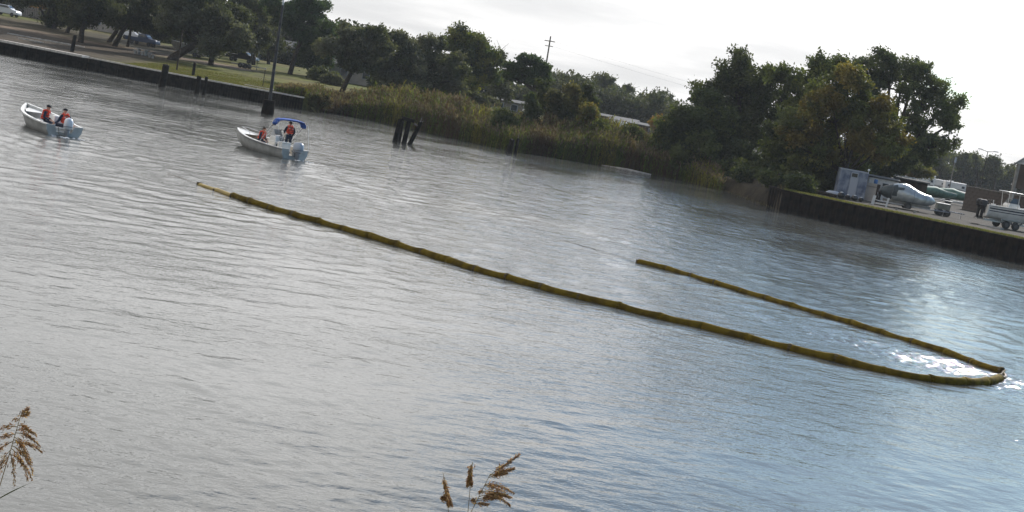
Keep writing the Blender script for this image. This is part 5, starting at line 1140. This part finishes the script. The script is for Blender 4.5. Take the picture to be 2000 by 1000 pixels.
# street lamp with two heads, thin poles
lp = empty('street_lamp', yard(1908, 235), R(0), 'double headed street lamp beyond the block wall', 'street lamp')
MB().tube([(0, 0, 0), (0, 0, 8.2)], [.08, .06], 8).build('pole', M['bark'], lp); MB().tube([(-1.1, 0, 8.35), (0, 0, 8.15), (1.1, 0, 8.35)], .05, 6).build('arm', M['bark'], lp)
for x in (-1.25, 1.25): bevel(MB().box((x, 0, 8.38), (.7, .34, .16)).build('lamp_head', M['lamp'], lp), .04)
sp_ = empty('yard_pole', yard(1850, 225), 0, 'thin pole with a pale blue sign behind the campers', 'pole'); MB().tube([(0, 0, 0), (0, 0, 6.4)], .08, 6).build('shaft', M['greywood'], sp_); MB().box((0, -.1, 5.9), (.3, .06, .8)).build('sign_panel', M['bluetrim'], sp_)

# ================================================================== in the channel: old pilings and the light pole
def piling(name, lab, px, py, hgt, r, lean=(0, 0), taper=.92, ragged=True, extra=None, group=None, cat='piling'):
    p_ = PZ(px, py); root = empty(name, (p_.x, p_.y, 0), 0, lab, cat, group); mb = MB()
    tx, ty = math.tan(R(lean[0]))*hgt, math.tan(R(lean[1]))*hgt; rings = []
    for f in (-.8, 0, .06, .35, .7, .93, 1.0):
        rr_ = r*(1.12 if f <= 0 else 1-(1-taper)*f); rings.append([Vector((tx*f+rr_*math.cos(q*PI/6)*(1+.06*math.sin(q*2.3+f*4)), ty*f+rr_*math.sin(q*PI/6), hgt*f+((.10*math.sin(q*1.9+px)) if ragged and f == 1.0 else 0))) for q in range(12)])
    mb.loft(rings).build('shaft', M['wetwood'], root); return root
Gp = 'broken pilings standing in the channel'
piling('old_piling', 'thick leaning pair piling at the left of the three broken pilings', 772, 277, 1.9, .24, (3, 0), group=Gp)
piling('old_piling', 'second thick piling pressed against the leftmost of the three', 777.5, 277, 1.8, .22, (1, 0), group=Gp)
m_ = piling('old_piling', 'middle upright piling with a dark block on its top', 789, 280, 1.9, .21, (3, 0), group=Gp)
MB().box((.0, 0, 2.05), (1.1, .42, .30), rz=.2, ry=.1).box((-.55, 0, 1.95), (.5, .3, .2), ry=-.3).build('cap_block', M['wetwood'], m_)
m2 = piling('old_piling', 'strongly leaning piling with a splintered top at the right of the three', 800, 282, 2.0, .19, (17, 0), 1.0, group=Gp)
MB().tube([(.56, 0, 1.85), (.66, 0, 2.5)], [.07, .02], 5).tube([(.6, .05, 1.95), (.85, .05, 2.2)], [.04, .015], 5).box((.25, -.1, 1.75), (.34, .12, .14), ry=.4).build('splinter', M['greywood'], m2)
piling('old_piling', 'thick dark stump near the reeds left of its thinner twin', 994, 299, 1.35, .30, (4, 0), group='pair of dark stumps near the reeds')
s2 = piling('old_piling', 'thin dark piling right of the thick stump near the reeds', 1006, 301, 1.5, .16, (2, 0), group='pair of dark stumps near the reeds')
MB().tube([(0, 0, 1.4), (.05, 0, 2.1)], [.03, .015], 5).build('rod', M['greywood'], s2)
# tall pole on a concrete pier
p_ = PZ(522, 223); tp2 = empty('channel_pole', (p_.x, p_.y, 0), 0, 'tall leaning pole on a thick round pier in front of the park', 'pole')
MB().tube([(0, 0, -1), (0, 0, 0), (0, 0, 1.25), (.0, 0, 1.3)], [.60, .58, .53, .50], 18).build('pier', M['rust'], tp2)
MB().tube([(.02, 0, 1.25), (-.08, 0, 5.0), (-.2, 0, 9.9)], [.16, .14, .11], 10).build('shaft', M['pole'], tp2)
MB().tube([(-.2, 0, 9.9), (-.22, 0, 11.0)], [.08, .05], 8).build('mast_top', M['galv'], tp2)
piling('mooring_pile', 'thick short mooring pile at the bulkhead left of the big leaning oak', 316, 170, 2.3, .38, (3, 0), .9, cat='piling')
s3 = piling('mooring_pile', 'first thin pile of the pair right of the thick mooring pile', 384, 183, 1.75, .26, (0, 0), cat='piling', group='thin piles along the bulkhead')
piling('mooring_pile', 'second thin pile of the pair right of the thick mooring pile', 397, 186, 1.85, .18, (2, 0), cat='piling', group='thin piles along the bulkhead')
piling('mooring_pile', 'tall pile at the bulkhead behind the pair of thin piles', 373, 172, 2.8, .18, (0, 0), cat='piling', group='thin piles along the bulkhead')
d_ = piling('mooring_pile', 'pile with a cross brace at the end of the pale edged dock', 135, 125, 3.3, .24, (4, 0), cat='piling')
MB().tube([(.4, -.2, 1.0), (1.2, -.2, -.1)], .06, 6).build('brace', M['greywood'], d_)
for i, (px, py, h_, lab) in enumerate(((1188, 323, 4.6, 'left of two pale drift logs at the foot of the reeds'), (1222, 332, 5.4, 'right of two pale drift logs at the foot of the reeds'), (1475, 383, 3.6, 'drift log at the waterline under the dark bushy tree'))):
    p_ = PZ(px, py); o = MB().tube([(-h_/2, 0, .0), (0, .15, .05), (h_/2, 0, -.02)], [.07, .13, .10], 8).build('drift_log', M['capwood'], None, True, (p_.x, p_.y-.4, .03)); o.rotation_euler.z = R(-14); tag(o, lab, 'log')

# utility pole with crossarms and wires
up_ = empty('utility_pole', XY(1048, 214), 0, 'tall wooden utility pole with short crossarm beside the umbrella pine', 'utility pole')
MB().tube([(0, 0, 0), (-.25, 0, 12.6)], [.14, .09], 8).build('shaft', M['bark'], up_); MB().box((-.24, 0, 11.9), (.12, 1.6, .12), rz=R(70)).box((-.24, 0, 11.2), (.1, 1.2, .1), rz=R(70)).build('crossarm', M['greywood'], up_)
MB().tube([(-.3, -.25, 7.6), (-.3, -.25, 8.5)], .26, 10).build('transformer', M['galv'], up_)
q0 = Vector(up_.location)
for k, dz in enumerate((12.0, 11.3)):
    a = q0+Vector((-.2, -.3+.4*k, dz)); b = a+Vector((95, 60, -2)); MBt = MB().tube([a.lerp(b, t/12)-Vector((0, 0, 2.2*math.sin(PI*t/12))) for t in range(13)], .007, 4)
    tag(MBt.build('power_line', M['rub']), 'upper thin wire running right from the utility pole' if k == 0 else 'lower thin wire running right from the utility pole', 'wire')

# ================================================================== the park
def car(px, Y, rz, m_, lab, kind='sedan', s=1.0):
    c = empty('parked_car', XY(px, Y), rz, lab, 'car', 'cars parked in the park'); c.scale = (s, s, s)
    H1 = .95 if kind != 'truck' else 1.1
    prof_ = {'sedan': [(-2.2, .35), (-2.25, .75), (-2.1, .95), (-1.5, 1.0), (-.95, 1.40), (.35, 1.43), (1.05, 1.02), (2.0, .88), (2.25, .65), (2.25, .35)],
             'suv': [(-2.2, .4), (-2.25, .95), (-2.15, 1.1), (-1.95, 1.70), (.45, 1.74), (1.1, 1.18), (2.1, 1.02), (2.28, .75), (2.28, .4)],
             'truck': [(-2.6, .5), (-2.65, 1.1), (-.6, 1.12), (-.5, 1.72), (.6, 1.74), (1.2, 1.2), (2.35, 1.1), (2.5, .8), (2.5, .5)]}[kind]
    rings = [[Vector((x, y*(1 if z < 1.05 else .84), z)) for x, z in prof_] for y in (-.86, -.80, .80, .86)]
    for rg in (rings[0], rings[3]):
        for v in rg: v.x *= .985; v.z = .35+(v.z-.35)*.97
    bevel(MB().loft(rings).build('body', m_, c, True), .04)
    zt = max(z for _, z in prof_); x0, x1 = {'sedan': (-1.2, .65), 'suv': (-1.9, .75), 'truck': (-.45, .85)}[kind]
    for sg in (-1, 1): MB().add([(x0, sg*.80, zt-.42), (x1, sg*.80, zt-.42), (x1-.42, sg*.75, zt-.09), (x0+.25, sg*.75, zt-.09)], [(0, 1, 2, 3)]).build('side_window', M['glass'], c)
    MB().add([(x1+.18, -.66, zt-.36), (x1+.18, .66, zt-.36), (x1-.24, .60, zt-.03), (x1-.24, -.60, zt-.03)], [(0, 1, 2, 3)]).build('windscreen', M['glass'], c)
    for x in (-1.4, 1.4):
        for y in (-.80, .80): o = wheel(c, 0, 0, 0, .33, .2); o.rotation_euler = (0, 0, R(90)); o.location = (x, y, .33)
    for y in (-.62, .62): MB().box((2.22, y, .72), (.08, .26, .13)).build('headlight', M['lamp'], c)
    return c
car(12, 246, R(-8), M['carwhite'], 'silver white car parked at the far left behind the dry grass', 'suv')
car(186, 256, R(-22), M['carblack'], 'dark car with a bright reflection on its windscreen behind the oak trunks', 'sedan', 1.05)
car(278, 226, R(-12), M['carblue'], 'blue pickup truck in the shade behind the picnic table', 'truck')
car(262, 240, R(-30), M['carwhite'], 'white car mostly hidden behind the blue pickup truck', 'sedan')
car(472, 228, R(-10), M['carblack'], 'dark pickup truck parked at the far end of the drive', 'truck')
# white roofs of vans beyond
camper(212, 262, 6.2, 2.9, R(-8), 'low white camper behind the oak trunks right of the dark car', 'white campers in the park')
# picnic table
pt = empty('picnic_table', XY(277, 193), R(-10), 'concrete picnic table with two low benches on the park lawn', 'table')
MB().box((0, 0, .76), (1.7, .8, .10)).build('table_top', M['concrete'], pt)
for x in (-.5, .5): MB().box((x, 0, .36), (.22, .55, .71)).build('table_leg', M['concrete'], pt)
for y, nm in ((-.95, 0), (.95, 1)):
    b = MB().box((0, y, .44), (1.7, .32, .08)).build('bench', M['concrete'], pt)
    MB().box((-.5, y, .20), (.2, .26, .40)).box((.5, y, .20), (.2, .26, .40)).build('bench_leg', M['concrete'], b)
for i, (px, Y, lab) in enumerate(((264, 196, 'low concrete stool at the left of the picnic table'), (292, 190, 'left of two low concrete stools right of the picnic table'), (298, 189.5, 'right of two low concrete stools right of the picnic table'))):
    o = MB().box((0, 0, .42), (.5, .5, .10)).build('concrete_stool', M['concrete'], None, loc=XY(px, Y)); MB().box((0, 0, .18), (.24, .24, .37)).build('stool_foot', M['concrete'], o); tag(o, lab, 'stool')
# parked boat in the park
lb, _ = small_boat('parked_boat', 'pale boat on a trailer under the oaks, right of the big leaning trunk', 'boat', (0, 0, 0), R(82), 6.0, 2.1, .95, 1.25, (M['hullgrey'], M['tan'], M['hull'], M['rub']), .7, .1, .4)
q = XY(408, 216); lb.location = (q.x, q.y, q.z+.62)
bevel(MB().box((0, 2.6, 1.15), (.7, .8, .7)).build('console', M['hull'], lb), .05); MB().box((0, 2.75, 1.65), (.6, .05, .34), rx=R(20)).build('windscreen', M['glass'], lb)
MB().tube([(-.8, 1.8, .9), (-.8, 1.9, 2.3), (.8, 1.9, 2.3), (.8, 1.8, .9)], .03, 6).build('rod_arch', M['galv'], lb); outboard(lb, 0, -.2, .5, M['black'], 1.0, R(18))
t3 = empty('boat_trailer', q, R(82), 'trailer under the pale parked boat below the oaks', 'trailer')
MB().box((-.6, 3, .42), (.1, 5.6, .12)).box((.6, 3, .42), (.1, 5.6, .12)).box((0, 1.2, .4), (1.2, .1, .1)).box((0, 4.2, .4), (1.2, .1, .1)).tube([(0, 5.6, .42), (0, 7.1, .42)], .05, 6).build('frame', M['galv'], t3)
for x in (-.85, .85): wheel(t3, x, 1.9, .33, .33, .2)
t4 = empty('boat_trailer', XY(478, 208), R(-8), 'empty low trailer with round wheels on the lawn near the pole', 'trailer')
MB().box((0, -.55, .45), (3.6, .1, .12)).box((0, .55, .45), (3.6, .1, .12)).box((-1.6, 0, .45), (.1, 1.1, .1)).box((1.6, 0, .45), (.1, 1.1, .1)).tube([(1.8, 0, .45), (3.0, 0, .45)], .05, 6).build('frame', M['galv'], t4)
for x in (-.45, .35):
    for y in (-.75, .75): o = wheel(t4, 0, 0, 0, .35, .2); o.rotation_euler = (0, 0, R(90)); o.location = (x, y, .35)
# thin posts on the lawn; the slim dark one stands for a thin tree
for i, (px, Y, hgt, lab) in enumerate(((513, 168, 2.1, 'thin dark sign post on the lawn left of the tall pole'), (345, 170, 4.6, 'slim dark tree trunk built as a post in front of the big leaning oak'), (489, 205, 2.4, 'thin pale post beside the empty trailer'), (500, 203, 2.6, 'second thin pale post beside the empty trailer'))):
    o = MB().tube([(0, 0, 0), (0, 0, hgt)], .045 if i != 1 else .10, 6).build('lawn_post', M['bark'] if i < 2 else M['greywood'], None, loc=XY(px, Y)); tag(o, lab, 'post'); MB().box((0, -.03, hgt-.1), (.16, .04, .22)).build('post_plate', M['galv'], o)
for i, (px, Y, l, rz, lab) in enumerate(((552, 164, 2.7, -8, 'white plank lying on the bare earth by the bulkhead'), (520, 163.5, 5.2, -12, 'long pale kerb strip on the lawn by the tall pole'), (90, 186, 9.5, 6, 'long pale timber lying on the bare ground behind the dock'), (60, 179, 3.0, 4, 'short pale timber in front of the long one'))):
    o = MB().box((0, 0, .07), (l, .22, .12)).build('lying_timber', M['capwood'], None, loc=XY(px, Y)); o.rotation_euler.z = R(rz); tag(o, lab, 'timber')
# buildings beyond
def house(nm, px, Y, w, d, h, rh, rz, wm, rm, lab, nwin=3, door=True, cat='building'):
    b = empty(nm, XY(px, Y), rz, lab, cat)
    MB().box((0, d/2, h/2), (w, d, h)).build('wall', wm, b)
    MB().add([(-w/2-.3, -.3, h), (w/2+.3, -.3, h), (w/2+.3, d+.3, h), (-w/2-.3, d+.3, h), (-w/2-.3, d/2, h+rh), (w/2+.3, d/2, h+rh), (-w/2-.3, -.3, h-.14), (w/2+.3, -.3, h-.14), (w/2+.3, d+.3, h-.14), (-w/2-.3, d+.3, h-.14)],
             [(0, 1, 5, 4), (2, 3, 4, 5), (0, 4, 3, 9, 6), (1, 7, 8, 2, 5), (0, 6, 7, 1), (3, 2, 8, 9), (6, 9, 8, 7)]).build('roof', rm, b)
    for k in range(nwin):
        x = -w/2+w*(k+.6)/(nwin+.2); f = MB().box((x, -.03, h*.58), (1.1, .08, 1.0)).build('window', M['bluetrim'], b); MB().box((x, -.085, h*.58), (.94, .03, .84)).build('pane', M['glass'], f)
    if door: MB().box((w/2-.9, -.03, 1.0), (.9, .08, 2.0)).build('door', M['brown'], b)
house('pale_cottage', 690, 222, 7.5, 5, 2.5, .8, R(-6), M['beige'], M['roofg'], 'low pale cottage with a flat grey roof seen between two live oaks', 2)
house('beige_outbuilding', 722, 226, 5.0, 5, 2.6, .9, R(-6), M['beige'], M['roofg'], 'plain beige outbuilding right of the pale cottage', 0, False)
house('white_house', 595, 262, 6, 6, 3.0, 1.2, R(-10), M['bluetrim'], M['roofg'], 'pale grey house seen beyond the lawn behind the tall pine', 2)
house('grey_house', 520, 262, 9, 6, 3.0, 1.2, R(-4), M['bluetrim'], M['roofg'], 'grey house far back behind the lawn oaks', 3)
house('blue_grey_house', 988, 235, 5, 6, 2.0, .4, R(-8), M['greywood'], M['roofg'], 'blue grey building just visible above the reeds left of the vine mound', 2, False)
house('low_building', 1188, 262, 9, 7, 2.3, .35, R(-8), M['brown'], M['roofg'], 'long low building with a pale roof beyond the reeds, left one', 3, False)
house('low_building', 1238, 255, 9, 7, 2.0, .35, R(-8), M['brown'], M['roofg'], 'long low building with a pale roof beyond the reeds, right one', 3, False)
house('park_house', 60, 275, 12, 7, 3.1, 1.4, R(-4), M['bluetrim'], M['roofg'], 'pale house behind the orange leaved tree at the far left', 4)
house('park_shelter', 235, 254, 12, 6, 2.7, .8, R(-6), M['beige'], M['white'], 'long low building with a pale roof seen between the leaning oak trunks', 4)
wb = empty('white_boat_far', XY(1205, 215), R(-12), 'small white boat stored in front of the low buildings beyond the reeds', 'boat')
MB().loft([[Vector((x, y*w, z)) for y, z in ((-1, 1.9), (-.7, 1.2), (0, 1.0), (.7, 1.2), (1, 1.9))] for x, w in ((-2.8, .9), (0, 1.05), (1.8, .8), (3.1, .1))], closed=False).build('hull', M['hull'], wb); bevel(MB().box((0, 0, 2.15), (2.0, 1.3, .7)).build('cabin', M['hull'], wb), .1); MB().box((0, 0, .5), (3.5, 1.0, 1.0)).build('cradle', M['brown'], wb)
# fence behind the park
fn = empty('board_fence', XY(30, 258), R(-3), 'grey board fence behind the car at the far left', 'fence'); first = None
for k in range(46):
    o = MB().box((0, 0, .95), (.36, .04, 1.9)).build('board', M['greywood'], fn) if first is None else inst(first, fn); first = first or o; o.location = (k*.42-4, random.uniform(-.02, .02), random.uniform(-.04, .02))
MB().box((5.4, .06, .5), (19.4, .06, .10)).box((5.4, .06, 1.5), (19.4, .06, .10)).build('fence_rail', M['greywood'], fn)

# ================================================================== reed heads in the foreground
def reed(lab, base, tip, curve, spk, leaves=(), seed=0, grp=None, rad=.0035, pal=((.44, .25, .13), (.58, .38, .23), (.30, .16, .08), (.70, .55, .40))):
    """a reed stem with a panicle; spk: list of (t along stem, side branches (vec, length, drops))"""
    g = np.random.default_rng(seed); base, tip = Vector(base), Vector(tip); root = empty('reed', base, 0, lab, 'reed', grp)
    mid = base.lerp(tip, .6)+Vector(curve); P = [base*(1-t)**2+mid*(2*t*(1-t))+tip*(t*t)-base for t in [j/16 for j in range(17)]]
    MB().tube(P, [rad*(1.25-.85*i/16) for i in range(17)], 6).build('stem', M['stem'], root, True)
    br = MB(); cents, dirs, lens = [], [], []
    for (t, vec, ln, nsp, sag) in spk:
        i = min(int(t*16), 15); s0 = P[i].lerp(P[i+1], t*16-i); v = Vector(vec).normalized(); pts = []
        for k in range(9):
            f = k/8; pts.append(s0+v*ln*f+Vector((0, 0, -sag*ln*f*f)))
        br.tube(pts, [.0016*(1.3-f/8) for f in range(9)], 4)
        for q in range(int(nsp*1.7)):
            f = g.uniform(.12, 1.0)**.8; k = min(int(f*8), 7); c = pts[k].lerp(pts[k+1], f*8-k); d = (pts[k+1]-pts[k]).normalized()+Vector(g.normal(size=3))*.42+Vector((0, 0, -.25)); d.normalize()
            l_ = g.uniform(.009, .021)*(1.15-.4*f); cents.append(c+d*l_*.5+Vector(g.normal(size=3))*.0052*(1.35-f)); dirs.append(d); lens.append(l_)
    br.build('branch', M['stem'], root)
    n = len(cents); Cn = np.array([tuple(c) for c in cents]); D = np.array([tuple(d) for d in dirs]); Ln = np.array(lens)[:, None]
    A = np.cross(D, g.normal(size=(n, 3))); A /= np.linalg.norm(A, axis=1, keepdims=True); Bv = np.cross(D, A); wq = Ln*.11
    pp = [Cn-D*Ln*.5, Cn+A*wq, Cn+Bv*wq, Cn-A*wq, Cn-Bv*wq, Cn+D*Ln*.62]
    V = np.stack(pp, 1).reshape(-1, 3); i = np.arange(n)[:, None]*6
    F = np.vstack([i+np.array(x) for x in ((0, 1, 2), (0, 2, 3), (0, 3, 4), (0, 4, 1), (5, 2, 1), (5, 3, 2), (5, 4, 3), (5, 1, 4))])
    pal = np.array(pal); tn = pal[g.integers(0, len(pal), n)]*g.uniform(.7, 1.25, (n, 1)); T = np.repeat(tn, 6, 0)
    np_mesh('panicle', V, F, M['plume'], tone=T, parent=root)
    for (t, vec, ln, wd, sag) in leaves:
        i = min(int(t*16), 15); s0 = P[i]; v = Vector(vec).normalized(); sd = v.cross(Vector((0, .3, 1))).normalized(); lm = MB(); rr_ = []
        for k in range(13):
            f = k/12; c = s0+v*ln*f+Vector((0, 0, -sag*ln*f*f)); w = wd*(math.sin(PI*min(f*1.15+.12, 1))**.7)*(1-f**3)+.0006
            rr_.append([c-sd*w, c-sd*w*.5+Vector((0, -.15*w, -.25*w)), c+Vector((0, -.2*w, -.35*w)), c+sd*w*.5+Vector((0, -.15*w, -.25*w)), c+sd*w])
        lm.loft(rr_, cap=False, closed=False).build('leaf_blade', M['leafgreen'], root, True)
    return root
M['plume'] = attr_mat('plume', 0.7, 0.5, 0.2)
M['leafgreen'] = mat('reed_leaf', (0.085, 0.115, 0.035), 0.55, noise=(0.055, 0.08, 0.022), scale=12)
def gb(x, y): return (x, y, float(np.interp(y, [0, 2, 4, 6, 8, 10], [4.3, 3.8, 3.1, 2.4, 1.7, .9])))
# left plume
Yp = 6.2
def pp(px, py, Y=Yp): return PY(px, py, Y)
def stem_of(tip_px, mid_px, Y):                                          # root the stem on the bank straight down its own lean
    t = pp(*tip_px, Y); m_ = pp(*mid_px, Y); d = (m_-t); k = (t.z-gb(0, Y)[2])/max(-d.z, 1e-3); return t+d*k, t
b_, t_ = stem_of((44, 800), (4, 930), Yp); r3 = rng
sp = []
g3 = np.random.default_rng(77)
kpx = FPX/Yp
Ls = (t_-b_).length
def tt_(px, py): return 1-((pp(px, py)-t_).length/Ls)
UR = (Vector(pp(30, 850))-Vector(pp(0, 850))).normalized(); UU = (Vector(pp(10, 800))-Vector(pp(10, 850))).normalized()
def brv(dx, dy): return UR*dx+UU*dy+Vector((0, float(g3.normal())*.35, 0))
for (py, dx, dy, ln, ns, sag) in [(818, .55, .9, .060, 50, .25), (818, .75, .55, .055, 46, .2), (826, -.8, .3, .05, 26, .3), (838, .9, .25, .075, 50, .35), (842, -.9, .2, .07, 34, .35), (850, .9, .35, .10, 74, .55), (856, .9, .05, .115, 84, .5), (860, -.9, .1, .09, 46, .5), (866, .9, -.1, .10, 74, .6), (872, .8, -.05, .11, 86, .75), (876, -.8, -.2, .09, 50, .6),
                                  (880, .9, .1, .135, 90, .5), (886, .8, -.25, .105, 80, .8), (892, .6, -.5, .10, 70, .9), (896, -.5, -.5, .09, 46, .8), (900, .5, -.7, .085, 56, .9), (906, .75, -.2, .11, 70, .9), (912, -.6, -.6, .07, 40, .8)]:
    sp.append((max(.5, min(.995, tt_(44-(py-800)*.30, py))), brv(dx, dy), ln, ns, sag))
reed('brown drooping reed plume with a green leaf blade at the lower left edge', b_, t_, UR*.01, sp, [(max(.3, tt_(2, 985)), UR*1+UU*.62, .23, .0075, .12)], 5, 'reed plumes in the foreground')
# centre plumes
def plume(lab, tip_px, mid_px, Y, brs, seed, leaves=(), cur=.0):
    global Yp
    Yp = Y; b_, t_ = stem_of(tip_px, mid_px, Y); L_ = (t_-b_).length; sp = []
    for (px, py, dx, dy, ln, ns, sag) in brs: sp.append((max(.3, min(.995, 1-((pp(px, py, Y)-t_).length/L_))), brv(dx, dy), ln, ns, sag))
    reed(lab, b_, t_, UR*cur, sp, leaves, seed, 'reed plumes in the foreground')
plume('thin upright brown reed head, leftmost of the three at the bottom centre', (866, 925), (876, 1000), 7.0, [(867, 932, .15, -1, .06, 60, 0), (869, 946, .25, -1, .07, 90, 0), (871, 955, .3, -1, .09, 100, 0), (873, 965, .5, -1, .08, 90, 0), (874, 975, .3, -1, .06, 60, 0), (874, 985, -.5, .6, .03, 40, .2), (876, 992, -.5, .6, .035, 50, .2)], 11)
plume('thin upright brown reed head, middle one of the three at the bottom centre', (923, 902), (914, 1000), 7.0, [(922, 905, -.3, -1, .05, 50, 0), (920, 912, -.25, -1, .05, 70, 0), (919, 925, -.2, -1, .06, 110, 0), (917, 935, -.35, -1, .055, 90, 0), (916, 942, .1, -1, .04, 60, 0)], 12)
plume('large reed plume sweeping right with drooping brown branches at the bottom centre', (958, 925), (915, 1010), 7.0,
      [(957, 926, .9, .48, .18, 190, -.05), (955, 930, .95, .42, .13, 170, .1), (952, 934, .9, .45, .105, 110, .15), (940, 954, .9, .3, .05, 40, .3), (935, 960, -.3, -.3, .02, 30, .2),
       (930, 980, .95, .28, .17, 210, .32), (926, 985, .9, .32, .13, 150, .2), (945, 950, .95, -.02, .15, 80, .35), (924, 990, 1, .2, .16, 60, .1), (944, 952, 1, .05, .12, 70, .2), (950, 975, .95, -.15, .16, 150, .35), (936, 968, 1, .12, .15, 80, .3), (920, 995, -.2, .5, .03, 50, .1), (922, 996, .6, .2, .09, 90, .1)], 13)
